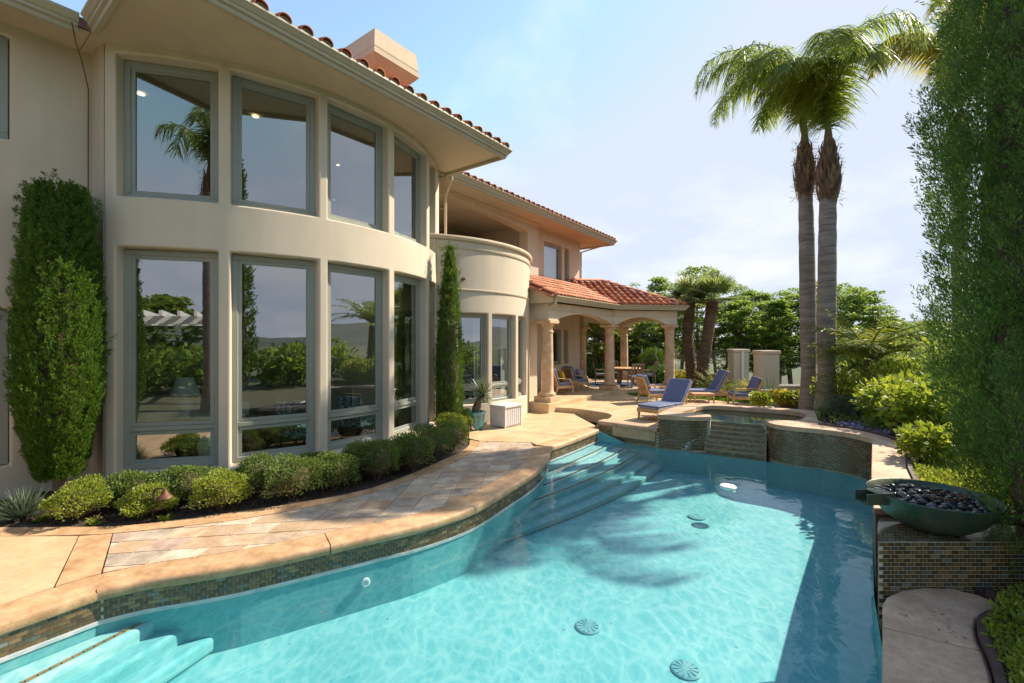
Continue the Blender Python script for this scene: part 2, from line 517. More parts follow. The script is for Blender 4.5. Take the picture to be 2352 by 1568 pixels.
# special surfaces
def watermat(name, tint, dark, scale=1.0, bump=0.12):
    m = bpy.data.materials.new(name); m.use_nodes = True; t = m.node_tree; t.nodes.clear()
    L = t.links.new
    o = t.nodes.new("ShaderNodeOutputMaterial")
    tcn = t.nodes.new("ShaderNodeTexCoord")
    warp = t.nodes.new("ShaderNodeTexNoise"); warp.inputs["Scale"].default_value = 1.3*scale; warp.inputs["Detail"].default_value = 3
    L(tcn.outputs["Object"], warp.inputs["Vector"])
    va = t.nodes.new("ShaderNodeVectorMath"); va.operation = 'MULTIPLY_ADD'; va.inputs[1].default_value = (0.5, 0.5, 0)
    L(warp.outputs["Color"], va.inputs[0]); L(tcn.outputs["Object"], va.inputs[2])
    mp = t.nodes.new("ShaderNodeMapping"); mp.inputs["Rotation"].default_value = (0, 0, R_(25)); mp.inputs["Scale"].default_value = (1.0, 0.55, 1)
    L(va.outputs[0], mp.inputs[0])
    def caustic_net(sc, lo, hi):  # bright caustic lines painted into the tint, not focused by the ripples
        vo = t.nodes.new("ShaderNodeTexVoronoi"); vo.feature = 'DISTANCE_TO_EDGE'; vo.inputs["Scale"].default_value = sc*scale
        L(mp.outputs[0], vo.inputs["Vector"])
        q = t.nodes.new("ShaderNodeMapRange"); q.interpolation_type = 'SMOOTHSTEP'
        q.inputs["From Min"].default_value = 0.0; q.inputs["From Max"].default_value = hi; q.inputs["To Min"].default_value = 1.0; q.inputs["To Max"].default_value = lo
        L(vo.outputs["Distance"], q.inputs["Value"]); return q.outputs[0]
    mul = t.nodes.new("ShaderNodeMath"); mul.operation = 'ADD'; L(caustic_net(5.0, 0.0, .16), mul.inputs[0]); L(caustic_net(9.0, 0.0, .2), mul.inputs[1])
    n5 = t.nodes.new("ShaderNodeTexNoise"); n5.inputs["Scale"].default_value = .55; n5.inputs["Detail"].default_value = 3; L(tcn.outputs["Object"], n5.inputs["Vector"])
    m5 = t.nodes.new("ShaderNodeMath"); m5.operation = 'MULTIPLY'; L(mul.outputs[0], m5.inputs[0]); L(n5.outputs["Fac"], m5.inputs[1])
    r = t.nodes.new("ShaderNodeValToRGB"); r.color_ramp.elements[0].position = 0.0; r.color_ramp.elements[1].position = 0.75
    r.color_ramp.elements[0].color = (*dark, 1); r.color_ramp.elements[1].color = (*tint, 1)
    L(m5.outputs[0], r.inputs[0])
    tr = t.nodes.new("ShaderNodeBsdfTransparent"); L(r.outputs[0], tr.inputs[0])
    gl = t.nodes.new("ShaderNodeBsdfGlossy"); gl.inputs["Roughness"].default_value = 0.0
    n1 = t.nodes.new("ShaderNodeTexNoise"); n1.inputs["Scale"].default_value = 3.2; n1.inputs["Detail"].default_value = 3; n1.inputs["Roughness"].default_value = 0.5
    n1.inputs["Distortion"].default_value = 0.6
    L(tcn.outputs["Object"], n1.inputs["Vector"])
    b = t.nodes.new("ShaderNodeBump"); b.inputs["Strength"].default_value = bump; b.inputs["Distance"].default_value = 0.03
    L(n1.outputs["Fac"], b.inputs["Height"]); L(b.outputs[0], gl.inputs["Normal"])
    fr = schlick(t, b.outputs[0])
    mx = t.nodes.new("ShaderNodeMixShader")
    L(fr, mx.inputs[0]); L(tr.outputs[0], mx.inputs[1]); L(gl.outputs[0], mx.inputs[2]); L(mx.outputs[0], o.inputs["Surface"])
    M[name] = m
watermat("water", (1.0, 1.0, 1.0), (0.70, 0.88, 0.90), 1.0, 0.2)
watermat("spa_water", (0.55, 0.74, 0.74), (0.42, 0.62, 0.64), 1.6, 0.12)
def plastermat(name, a, b):
    m, t, p = _nodes(name)
    tcn = t.nodes.new("ShaderNodeTexCoord"); L = t.links.new
    n1 = t.nodes.new("ShaderNodeTexNoise"); n1.inputs["Scale"].default_value = 45; n1.inputs["Detail"].default_value = 3
    n2 = t.nodes.new("ShaderNodeTexNoise"); n2.inputs["Scale"].default_value = 0.7; n2.inputs["Detail"].default_value = 5
    L(tcn.outputs["Object"], n1.inputs["Vector"]); L(tcn.outputs["Object"], n2.inputs["Vector"])
    ad = t.nodes.new("ShaderNodeMath"); ad.operation = 'MULTIPLY_ADD'; ad.inputs[1].default_value = .45
    L(n1.outputs["Fac"], ad.inputs[0]); L(n2.outputs["Fac"], ad.inputs[2])
    r = t.nodes.new("ShaderNodeValToRGB"); r.color_ramp.elements[0].position = .5; r.color_ramp.elements[1].position = .95
    r.color_ramp.elements[0].color = (*a, 1); r.color_ramp.elements[1].color = (*b, 1)
    L(ad.outputs[0], r.inputs[0]); L(r.outputs[0], p.inputs["Base Color"]); p.inputs["Roughness"].default_value = .8
    M[name] = m
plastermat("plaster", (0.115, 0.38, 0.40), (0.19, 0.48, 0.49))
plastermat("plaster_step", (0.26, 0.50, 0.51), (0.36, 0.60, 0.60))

# ------------------------------------------------------------------ far ground
gnd = MB()
gnd.add([(-4000, -4000, -3.0), (4000, -4000, -3.0), (4000, 4000, -3.0), (-4000, 4000, -3.0)], [(0, 1, 2, 3)])
struct(gnd.build("ground", M["earth"]))
hv = []; hf = []
NA = 160; rings = [(500, 0.0), (650, .45), (800, .9), (950, 1.0), (1300, .3), (1600, 0)]
for i in range(NA):
    a = 2*math.pi*i/NA
    hh = 26 + 14*math.sin(a*3+1)+9*math.sin(a*7+2)+5*math.sin(a*17)+3*math.sin(a*31+.5)
    for rr, k in rings: hv.append((rr*math.cos(a), rr*math.sin(a), -3.2+hh*k))
m_ = len(rings)
for i in range(NA):
    j = (i+1) % NA
    for k in range(m_-1): hf.append((i*m_+k, i*m_+k+1, j*m_+k+1, j*m_+k))
struct(mk("hills", hv, hf, M["hill"], smooth=True))

# ------------------------------------------------------------------ pool outline (plan)
cop1 = [G(0, 1431), G(110, 1393), G(223, 1355)]
d0 = Vector(cop1[2])-Vector(cop1[0]); d0.normalize()
cop1 = [tuple(Vector(cop1[0])-d0*2.4)] + [cop1[0], cop1[2]]
cop2 = spline([G(223, 1355), G(331.6, 1331.5), G(442, 1315), G(552.7, 1296), G(645, 1276.5), G(759, 1251.5), G(869, 1227), G(980, 1201),
               G(1092, 1163.5), G(1177, 1115), G(1234, 1079), G(1259, 1050), G(1266, 1026)], 0.12)
cop3 = [G(1266, 1026), G(1327, 1004.4), G(1376, 985.5)]
wall_low = [(2.22, 11.74), (2.86, 11.22), (3.42, 10.74)]
wl_right = spline([(5.62, 10.12), (5.50, 9.78), (5.52, 9.48), (5.74, 9.23), (6.10, 8.98), (6.34, 8.70), (6.43, 8.40), (6.42, 8.08)], 0.07)
WALLZ = -0.30
# coping as single stones -------------------------------------------------
pool = MB()
face_off = -0.045                                   # tile face lies this far behind the coping nose
line_l = offset(cop1, face_off)[:-1] + [offset(cop2, face_off)[0]] + offset(cop2, face_off)[1:] + offset(cop3, face_off)[1:]
front_wall = [(2.2, 11.80), (2.86, 11.24), (3.42, 10.80), (4.05, 10.44), (4.30, 10.27), (5.40, 9.60), (5.72, 9.24), (6.10, 9.0), (6.34, 8.72), (6.44, 8.40), (6.44, 8.05)]
right_line = [(6.44*0.84, 8.05*.845), (4.44, 5.6), (3.62, 4.55), (3.30, 4.10), (3.04, 3.73), (0.98, 1.2)]
outline = line_l + front_wall[1:] + right_line + [(-5.3, 1.2)]
pb = MB()
n = len(outline)
Vb = [(p[0], p[1], -0.02 if i < len(line_l) else -0.34) for i, p in enumerate(outline)]+[(p[0], p[1], -0.84) for p in outline]
Fb = [(i, i+n, (i+1) % n+n, (i+1) % n) for i in range(n) if i not in (n-1,)]
pb.add(Vb, Fb)
pb.add([(p[0], p[1], -0.84) for p in outline], [tuple(range(n))])
basin = struct(pb.build("pool_basin", M["plaster"]))
wt = MB(); wt.add([(p[0], p[1], WALLZ) for p in outline], [tuple(range(n-1, -1, -1))])
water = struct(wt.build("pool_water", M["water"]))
if water.data.polygons[0].normal.z < 0: water.data.flip_normals()

def coping_prof(w, z, th=0.105):
    return [(-w, z-th), (-w, z), (-0.03, z), (-0.008, z-0.012), (0.0, z-0.035), (0.0, z-th+0.02), (-0.012, z-th)]
def stones(path, joints, w, z, matn, parent, gap=0.006, th=0.105, name="coping_stone"):
    s = plen(path); js = [0]+list(joints)+[s[-1]]
    for a, b in zip(js[:-1], js[1:]):
        seg = cut(path, s, a+(gap if a > 0 else 0), b-(gap if b < s[-1] else 0))
        q = MB().sweep(seg, coping_prof(w, z, th)).build(name, M[matn], parent)
        smooth_by_angle(q, 50)
def near_len(path, p):
    s = plen(path); best = min(range(len(path)), key=lambda i: (path[i][0]-p[0])**2+(path[i][1]-p[1])**2)
    return s[best]
stones(cop1, [], 0.36, 0.0, "coping", basin)
stones(cop2, [near_len(cop2, G(759, 1251)), near_len(cop2, G(1094, 1163)), near_len(cop2, G(1234, 1079))], 0.36, 0.0, "coping", basin)
MB().prism([cop1[-1], offset(cop1, -.358)[-1], offset(cop2, -.358)[0]], -.1, -.001).build("coping_stone", M["coping"], basin)
stones(cop3, [1.2], 0.34, 0.0, "coping", basin)

# mosaic tiles ----------------------------------------------------------------
TW, TH = 0.072, 0.036
tile_meshes = []
for i in range(len(TILEC)):
    b = MB().box((0, 0, 0), (TW-0.008, 0.006, TH-0.006))
    b.F = [f for f in b.F if f != (2, 3, 7, 6)]
    tile_meshes.append(mesh("mosaic_tile", b.V, b.F, M["mosaic%d" % i]))
TPROB = [6, 6, 5, 3, 1.4, 2.4, .8]
def tile_list(path, z0, z1, zbottom_fn=None):
    """places of running-bond tiles on the right side of a plan path"""
    s = plen(path); o = []
    rows = int(round((z1-z0)/TH))
    for r in range(rows):
        z = z1-TH*(r+.5)
        L = (TW/2 if r % 2 else 0)+TW/2
        while L < s[-1]-TW*.4:
            p, t = at_len(path, s, L)
            o.append((p[0], p[1], z, math.atan2(t[1], t[0])))
            L += TW
    return o
def add_tiles(tl, parent, limit, stuff_name="mosaic_field"):
    tl = sorted(tl, key=lambda q: (q[0]**2+q[1]**2)*(1.0 if abs(q[0]) < q[1]*1.14 else 9))
    for q in tl[:limit]:
        i = rnd.choices(range(len(TILEC)), TPROB)[0]
        o = link("mosaic_tile", tile_meshes[i], parent)
        o.location = (q[0], q[1], q[2]); o.rotation_euler = (0, 0, q[3])
    rest = tl[limit:]
    if rest:
        V = []; F = []; mi = []
        a, b, h = (TW-.008)/2, .003, (TH-.006)/2
        base = [(-a,-b,-h),(a,-b,-h),(a,b,-h),(-a,b,-h),(-a,-b,h),(a,-b,h),(a,b,h),(-a,b,h)]
        ff = [(0,1,5,4),(4,5,6,7),(1,2,6,5),(3,0,4,7),(0,3,2,1)]
        for q in rest:
            c, s_ = math.cos(q[3]), math.sin(q[3]); k = len(V)
            V += [(q[0]+x*c-y*s_, q[1]+x*s_+y*c, q[2]+z) for x, y, z in base]
            F += [tuple(k+v for v in f) for f in ff]
            mi += [rnd.choices(range(len(TILEC)), TPROB)[0]]*len(ff)
        me = mesh(stuff_name, V, F, [M["mosaic%d" % i] for i in range(len(TILEC))])
        me.polygons.foreach_set("material_index", mi)
        stuff(link(stuff_name, me, parent))
# left water line band: grout backing and tiles
lb = MB()
n2_ = len(line_l)
lb.sweep(offset(line_l, 0.002), [(0, -0.335), (0, -0.09), (-0.02, -0.09), (-0.02, -0.335)])
lb.build("tile_grout", M["mosaic_grout"], basin)
MB().sweep(offset(line_l, 0.012), [(0, -.33), (0, -.292), (-.02, -.292), (-.02, -.33)]).build("scale_line", M["white_plastic"], basin)
add_tiles(tile_list(offset(line_l, 0.006), -0.325, -0.325+TH*6, None), basin, 300)

# steps in the pool ------------------------------------------------------------
def step_block(name, poly, z):
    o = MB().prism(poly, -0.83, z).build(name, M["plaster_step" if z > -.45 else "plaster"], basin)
    bevel(o, 0.04, 3); return o
dfar = Vector(cop3[-1])-Vector(cop3[0]); dfar.normalize(); nfar = Vector((dfar.y, -dfar.x))
wl_ = offset(cop2, -0.08); sl_ = plen(wl_)
for k, (w, z, back) in enumerate([(0.34, -0.36, .8), (0.68, -0.44, 1.4), (1.02, -0.53, 2.0), (1.30, -0.63, 2.5), (1.55, -0.73, 2.9)]):
    b0 = Vector(cop3[-1])-nfar*.05+dfar*0.55
    seg = cut(wl_, sl_, sl_[-1]-back, sl_[-1])
    fr = [Vector(seg[0])+(b0+nfar*w-Vector(seg[0]))*q+nfar*(0.16*w*math.sin(math.pi*q)) for q in np.linspace(0, 1, 12)]
    step_block("pool_step", seg+[tuple(b0)]+[tuple(q) for q in fr[::-1][:-1]], z+0.001*k)
    if k > 2: continue
    tr = [tuple(q-nfar*.06) for q in fr]; st = plen(tr); q = .1; ln = MB()
    while q < st[-1]-.1:
        p, t = at_len(tr, st, q); ln.box((0, 0, 0), (.064, .034, .008), Matrix.Translation((p[0], p[1], z+.006+.001*k)) @ Matrix.Rotation(math.atan2(t[1], t[0]), 4, 'Z')); q += .072
    ln.build("step_trim_tiles", M["mosaic2"], basin)
bd = Vector(cop1[2])-Vector(cop1[1]); bd.normalize(); bn = Vector((bd.y, -bd.x))
for k, (w, z, e) in enumerate([(0.62, -0.42, 0.5), (0.95, -0.54, 0.9), (1.25, -0.67, 1.25)]):
    a = Vector(cop1[0])-bn*.03; b = Vector(cop1[2])-bn*.06+bd*e
    step_block("pool_bench", [tuple(a), tuple(a+bn*(w+.3)), tuple(b+bn*(w*.25)), tuple(b)], z)
    if k == 0:
        ln = MB(); p0 = a+bn*(w+.2); p1 = b+bn*(w*.25-.06)-bd*.06; dd = (p1-p0); L = dd.length; dd.normalize(); q = 0.
        while q < L:
            p = p0+dd*q; ln.box((0, 0, 0), (.064, .036, .008), Matrix.Translation((p.x, p.y, z+.006)) @ Matrix.Rotation(math.atan2(dd.y, dd.x), 4, 'Z')); q += .072
        ln.build("step_trim_tiles", M["mosaic5"], basin)
# drain covers and return inlet
for px, py in ((1350, 1438), (1575, 1537)):
    x, y = G(px, py, -0.83)
    q = MB(); q.lathe([(.135, 0), (.135, .012), (.12, .02), (.02, .026)], 28, (x, y, -0.842))
    for k in range(12):
        a = k*math.pi/6
        q.box((0, 0, 0), (.08, .008, .006), Matrix.Translation((x, y, -0.818)) @ Matrix.Rotation(a, 4, 'Z') @ Matrix.Translation((.07, 0, 0)))
    tag(q.build("drain_cover", M["plaster_dark"]), "round domed drain cover on the pool floor", "drain cover", "drain covers")
x, y = G(1600, 1187, -0.83)  # solid dark disc standing in for the shadow the float casts
tag(MB().lathe([(.14, 0), (.14, .02), (.11, .03)], 24, (x, y, -0.842)).build("float_shadow", M["plaster_dark"]), "flat dark disc on pool floor, painted shadow of the floating disc", "pool fitting")
x, y = G(1672, 1118, -0.29)
tag(MB().lathe([(.05, -.06), (.12, -.03), (.135, 0), (.12, .02), (.03, .03)], 24, (x, y, -0.285)).build("floating_chlorinator", M["white_paint"]), "white round disc floating on the pool water", "pool float")
p, t = at_len(line_l, plen(line_l), near_len(line_l, G(838, 1300, -.3)))
q = MB().lathe([(.05, 0), (.05, .02), (.03, .025), (.028, .005), (.012, .005)], 20)
o = q.build("return_inlet", M["white_paint"]); nn = Vector((t[1], -t[0], 0))
o.matrix_world = Matrix.Translation((p[0]+nn.x*.01, p[1]+nn.y*.01, -0.52)) @ nn.to_track_quat('Z', 'Y').to_matrix().to_4x4()
tag(o, "small white return inlet in the pool wall under the coping", "pool fitting")

# ------------------------------------------------------------------ left deck, slate walk, bed
cb = offset(cop2, -0.366)                                           # back of coping
strip_out = spline([G(0, 1231.7), G(140, 1229), G(262, 1224.4), G(420, 1208), G(567, 1189.5), G(784, 1149), G(920, 1109), G(1058, 1053.6), G(1090, 1030), G(1100, 1014)], 0.15)
strip_in = spline([G(0, 1211.5), G(140, 1210), G(276, 1207.8), G(420, 1192), G(552.7, 1174.5), G(784, 1137), G(900, 1105), G(1019, 1055.6), G(1072, 1028), G(1080, 1010)], 0.15)
deck = MB()
deck_under = line_l[:1] + offset(line_l, -0.03)[1:] + [(2.2, 11.78), (1.2, 13.5), (0.6, 15.2), (-2.5, 15.2), (-8, 12), (-14, 8), (-14, 1.2), (-5.3, 1.2)]
deck.add([(p[0], p[1], -0.045) for p in deck_under], [tuple(range(len(deck_under)))])
deck_o = struct(deck.build("deck", M["joint"]))
def slab(poly, parent, matn="deck", z=0.0, th=0.04, name="deck_slab"):
    return MB().prism(poly, z-th, z).build(name, M[matn], parent)
# border strip between bed and slate
def band(a, b, n_=60):
    sa, sb = plen(a), plen(b)
    A = [at_len(a, sa, sa[-1]*i/n_)[0] for i in range(n_+1)]; B = [at_len(b, sb, sb[-1]*i/n_)[0] for i in range(n_+1)]
    return A, B
A_, B_ = band(strip_in, strip_out, 60)
for i0, i1 in ((0, 14), (14, 29), (29, 45), (45, 60)):
    g0 = 0
    poly = A_[i0:i1+1] + B_[i0:i1+1][::-1]
    o = slab(poly, deck_o, "coping", 0.002, 0.045, "border_stone")
    o.scale = (1, 1, 1)
# slate
so = [p for p in strip_out]
i_start = min(range(len(so)), key=lambda i: abs(so[i][0]-G(262, 1224)[0]))
slate_poly = offset(so[i_start:], 0.012) + [G(1104, 1013.6), G(1218, 1016.5)] + [p for p in cb[::-1] if p[1] < G(1218, 1017)[1]]
slate_poly[-1] = G(236, 1314.6)
sp = MB(); sp.add([(p[0], p[1], -0.012) for p in slate_poly], [tuple(range(len(slate_poly)))])
slate_o = struct(sp.build("slate_walk", M["grout"]))
if slate_o.data.polygons[0].normal.z < 0: slate_o.data.flip_normals()
sub = slate_poly if sum(slate_poly[i-1][0]*slate_poly[i][1]-slate_poly[i][0]*slate_poly[i-1][1] for i in range(len(slate_poly))) > 0 else slate_poly[::-1]
ang = R_(9)
ca, sa = math.cos(ang), math.sin(ang)
SX, SY = 0.375, 0.315
for iu in range(-18, 22):
    for iv in range(-2, 32):
        u0, v0 = iu*SX, 3.0+iv*SY
        q = []
        for u, v in ((u0+.007, v0+.007), (u0+SX-.007, v0+.007), (u0+SX-.007, v0+SY-.007), (u0+.007, v0+SY-.007)):
            u += rnd.uniform(-.002, .002)
            q.append((u*ca+v*sa*.0-v*math.sin(R_(-9+4)), u*sa+v*math.cos(R_(9))))
        c = clip_convex(sub, q)
        if len(c) >= 3 and area(c) > 0.004:
            o = MB().prism(c, -0.03, 0.0+rnd.uniform(-.0015, .0015)).build("slate_tile", M["slate%d" % rnd.randrange(6)], slate_o)
# concrete slabs at the near left: big slab, cross band
jl0, jl1 = G(181, 1231), G(126, 1346)
jr0, jr1 = G(259, 1225.5), G(233, 1316)
bb1 = offset(cop1, -0.366)
slab([strip_out[0], (-9, 5.3), (-9, 1.2), (-6.2, 1.2), bb1[0], bb1[1], (jl1[0]-.006, jl1[1]-.01), (jl0[0]-.008, jl0[1])], deck_o)
slab([(jl0[0]+.006, jl0[1]), (jr0[0]-.008, jr0[1]), (jr1[0]-.008, jr1[1]), (bb1[-1][0]-.01, bb1[-1][1]), (jl1[0]+.006, jl1[1])], deck_o, "coping", 0.0)
# far slabs
c3b = offset(cop3, -0.346)
e0 = G(1104, 1012.5); e1 = G(1220, 1015.5)
edge = [(-1.9, 11.0), G(1080, 1010)]
f1 = G(1262, 938); f2 = G(1337, 944); f3 = G(1392, 953); f4 = G(1397, 958); f5 = G(1372, 969)
mid_l = G(1115, 985); mid_r = (c3b[1][0]-.01, c3b[1][1])
slab([e0, e1, (c3b[0][0]-.008, c3b[0][1]), (mid_r[0], mid_r[1]-.01), (mid_l[0], mid_l[1]-.01), (-1.6, 11.0)], deck_o)
slab([(mid_l[0], mid_l[1]+.012), (mid_r[0], mid_r[1]+.012), (c3b[-1][0]-.008, c3b[-1][1]), (2.18, 11.9), (1.9, 13.6), (0.9, 13.9), (-1.7, 12.6), (-1.9, 11.6), (-1.6, 11.05)], deck_o)
slab([(1.9, 13.62), (1.9, 15.2), (-0.6, 15.2), (-1.7, 12.62), (0.9, 13.915)], deck_o)
# planting bed beside the bay
bedp = [(p[0], p[1]) for p in strip_in] + [(-1.2, 11.6), (-1.9, 12.3), (-3.5, 11.5), (-8.0, 8.6), (-10.5, 6.2)]
nb = 26
soil = MB(); soil.add([(p[0], p[1], -0.03) for p in bedp], [tuple(range(len(bedp)))])
bed_left = struct(soil.build("flower_bed", M["soil"]))

# ------------------------------------------------------------------ upper deck, lawn, patio behind
U = 0.15
st_edge = [G(1200, 931, U), G(1262, 934, U), G(1300, 936, U), G(1337, 939.5, U), G(1390, 947.3, U), G(1404, 953.5, U), G(1398, 960, U), G(1384, 965, U), (2.24, 11.78)]
st_edge = st_edge[:2] + spline(st_edge[1:], 0.1)[1:]
spa_back = [(3.50, 10.98), (3.66, 11.16), (4.56, 12.37), (4.96, 12.64), (5.38, 12.74), (5.86, 12.55), (6.34, 12.2), (7.17, 11.74), (7.65, 11.36)]
up_poly = st_edge + [(2.86, 11.26), (3.42, 10.84)] + spa_back + [(8.3, 12.4), (8.2, 14.9), (6.8, 16.1), (5.6, 16.3), (4.6, 17.2), (4.4, 18.6), (1.0, 15.6)]
upper = struct(MB().prism(up_poly, -0.2, U).build("upper_deck", M["deck"]))
bevel(upper, 0.02, 2, 60)
lawn_poly = [(8.2, 14.9), (6.8, 16.1), (5.6, 16.3), (4.6, 17.2), (4.4, 18.6), (7.2, 19.4), (8.6, 18.6), (8.4, 16.0)]
lawn_b = struct(MB().prism(lawn_poly, -0.3, U-.004).build("lawn", M["soil"]))
bedb = [(4.4, 18.6), (3.0, 26), (9.6, 27), (11, 20), (8.75, 17.5), (8.6, 18.6), (7.2, 19.4)]
struct(MB().prism(bedb, -0.4, U-.01).build("back_bed", M["soil"]))
far_slope = [(-12, 26.02), (-12, 60), (40, 60), (40, 12), (11.02, 19.98), (9.6, 27.05)]
struct(MB().prism(far_slope, -3.2, -0.6).build("slope", M["earth"]))
rear = [(-20, 1.18), (0.9, 1.18), (2.6, 1.18), (9, 1.0), (14, -3), (14, -24), (-22, -24)]
struct(MB().prism(rear, -0.5, -0.006).build("rear_garden", M["earth"]))

# ------------------------------------------------------------------ raised spa and curved tiled wall
SZ = 0.47
spa = empty("spa", (5.2, 10.6, -0.3))
tag(spa, "raised spa with curved mosaic tiled wall and stepped spillway into the pool", "spa")
sp_inv = Matrix.Translation((-5.2, -10.6, 0.3))
def sp(o):
    o.parent = spa; o.matrix_parent_inverse = sp_inv; return o
_po = [(4.66, 10.66), (4.56, 10.50), (4.15, 10.46), (3.80, 10.58), (3.44, 10.78)]
_po2 = [(3.44, 10.78), (3.66, 11.18), (4.15, 11.85), (4.56, 12.37), (4.96, 12.64), (5.38, 12.74), (5.86, 12.55), (6.34, 12.2), (7.17, 11.74), (7.65, 11.36)]
_po3 = [(7.65, 11.36), (7.45, 10.95), (7.0, 10.3), (6.55, 9.68)]
def resample(path, n_):
    s = plen(path); return [at_len(path, s, s[-1]*i/n_)[0] for i in range(n_+1)]
O1 = resample(spline(_po, .03), 18); I1 = resample(spline([(4.68, 10.84), (4.52, 10.96), (4.22, 11.08), (4.14, 11.22)], .03), 18)
O2 = resample(spline(_po2, .05), 40); I2 = resample(spline([(4.14, 11.22), (4.42, 11.50), (4.68, 11.75), (4.88, 12.02), (5.12, 12.22), (5.42, 12.31), (5.80, 12.17), (6.22, 11.9), (6.85, 11.5), (7.05, 11.2)], .05), 40)
O3 = resample(_po3, 14); I3 = resample(spline([(7.05, 11.2), (7.0, 10.85), (6.68, 10.38), (6.25, 9.98)], .05), 14)
RO = O1+O2[1:]+O3[1:]; RI = I1+I2[1:]+I3[1:]
def ring(z0, z1, O, I):
    n_ = len(O); V = [(*p, z0) for p in O]+[(*p, z1) for p in O]+[(*p, z0) for p in I]+[(*p, z1) for p in I]
    F = []
    for i in range(n_-1):
        F += [(i, i+1, n_+i+1, n_+i)[::-1], (2*n_+i, 3*n_+i, 3*n_+i+1, 2*n_+i+1)[::-1], (n_+i, n_+i+1, 3*n_+i+1, 3*n_+i)[::-1]]
    F += [(0, n_, 3*n_, 2*n_), (n_-1, 2*n_-1, 4*n_-1, 3*n_-1)[::-1]]
    return MB().add(V, F)
def shrink(O, I, k):
    return [(a[0]+(b[0]-a[0])*k, a[1]+(b[1]-a[1])*k) for a, b in zip(O, I)]
sp(ring(-1.2, SZ-.10, shrink(RO, RI, .08), shrink(RI, RO, .10)).build("spa_wall", M["mosaic_grout"]))
cuts = [0, 18, 30, 44, 58, 72]
for a, b in zip(cuts[:-1], cuts[1:]):
    o = ring(SZ-.10, SZ, RO[a:b+1], RI[a:b+1])
    q = o.build("coping_stone", M["coping_pale"]); sp(q); bevel(q, .012, 2, 50)
# right lobe and wall
edging_in = [(6.55, 9.68), (6.41, 9.48), (6.62, 9.15), (6.77, 8.80), (6.79, 8.4), (6.71, 8.0), (6.50, 7.6), (6.20, 7.2), (5.82, 6.72), (5.46, 6.30), (5.0, 5.68), (4.6, 5.15), (4.28, 4.66)]
edge_s = spline(edging_in, .08)
walk_in = wl_right + [(5.5, 6.93), (4.6, 5.8), (3.72, 4.66)]
pl = wl_right
lobe = [(6.25, 9.98)] + [(5.95, 10.02)] + pl + [(6.38, 8.03)]
k_end = min(range(len(edge_s)), key=lambda i: abs(edge_s[i][1]-8.0))
lobe += edge_s[:k_end+1][::-1]
q = MB().prism(lobe, SZ-.10, SZ).build("coping_stone", M["coping_pale"]); sp(q); bevel(q, .012, 2, 60)
core = [(6.25, 9.96), (5.95, 10.0)] + offset(pl, -.045) + [(6.5, 8.03)] + edge_s[:k_end+1][::-1]
sp(MB().prism(core, -1.2, SZ-.101).build("spa_wall", M["mosaic_grout"]))
fall = offset(pl, -.038)
tl = tile_list(fall, -.30, SZ-.10)
tl += tile_list(offset(resample(spline(list(reversed(_po)), .03), 60), -.035), -.30, SZ-.10)
# low wall left of the spa
lw = [(2.2, 11.80), (2.86, 11.25), (3.46, 10.80)]
sp(MB().prism([(2.2, 11.83), (2.87, 11.29), (3.5, 10.83), (3.7, 11.1), (2.5, 12.0)], -1.2, U-.10).build("spa_wall", M["mosaic_grout"]))
q = MB().sweep([(2.215, 11.755), (2.86, 11.215), (3.42, 10.765)], coping_prof(.36, U+.004, .10)).build("coping_stone", M["coping_pale"]); sp(q)
tl += tile_list(offset(lw, -.012), -.30, U-.09)
# weir steps
mat("weir", (.34, .27, .17), .5, .25, 30)
wa, wb = Vector((4.60, 10.74)), Vector((5.66, 10.10))
wd = (wb-wa).normalized(); wn = Vector((wd.y, -wd.x))
for k in range(7):
    z = 0.335-0.098*k; w = 0.07*k
    a = wa+wn*w-wd*.0; b = wb+wn*w
    q = MB().prism([tuple(a-wn*.25), tuple(a), tuple(b), tuple(b-wn*.25)], -1.2+.001*k, z).build("weir_step", M["weir"]); sp(q)
    tl += tile_list([tuple(a+wn*.004), tuple(b+wn*.004)], z-.098+.006, z-.004)
gx = [(q[0]-5.2, q[1]-10.6, q[2]+.3, q[3]) for q in tl]
add_tiles(gx, spa, 0)
# inner waterline band
inner = offset(RI, 0)
sp(MB().sweep(RI[::-1], [(-.004, .22), (-.004, SZ-.1), (.012, SZ-.1), (.012, .22)]).build("waterline_band", M["mosaic2"]))
spw = shrink(RI, RO, .06)+[(5.6, 10.12), (4.62, 10.72)]
fl = MB(); fl.add([(p[0], p[1], -.25) for p in spw], [tuple(range(len(spw)))])
q = fl.build("spa_floor", M["plaster"]); sp(q)
sw = MB(); sw.add([(p[0], p[1], .345) for p in spw], [tuple(range(len(spw)))])
sw = struct(sw.build("spa_water", M["spa_water"]))
if sw.data.polygons[0].normal.z < 0: sw.data.flip_normals()
# water sheet over the weir
m = bpy.data.materials.new("foam"); m.use_nodes = True; t = m.node_tree
pn = t.nodes["Principled BSDF"]; pn.inputs["Base Color"].default_value = (.85, .9, .92, 1); pn.inputs["Roughness"].default_value = .3
tr = t.nodes.new("ShaderNodeBsdfTransparent"); mx = t.nodes.new("ShaderNodeMixShader")
tcn = t.nodes.new("ShaderNodeTexCoord"); nz_ = t.nodes.new("ShaderNodeTexNoise"); nz_.inputs["Scale"].default_value = 22; nz_.inputs["Detail"].default_value = 4
mpp = t.nodes.new("ShaderNodeMapping"); mpp.inputs["Scale"].default_value = (1, 1, .25); t.links.new(tcn.outputs["Object"], mpp.inputs[0]); t.links.new(mpp.outputs[0], nz_.inputs["Vector"])
rr = t.nodes.new("ShaderNodeValToRGB"); rr.color_ramp.elements[0].position = .46; rr.color_ramp.elements[1].position = .72; rr.color_ramp.elements[1].color = (.8, .8, .8, 1)
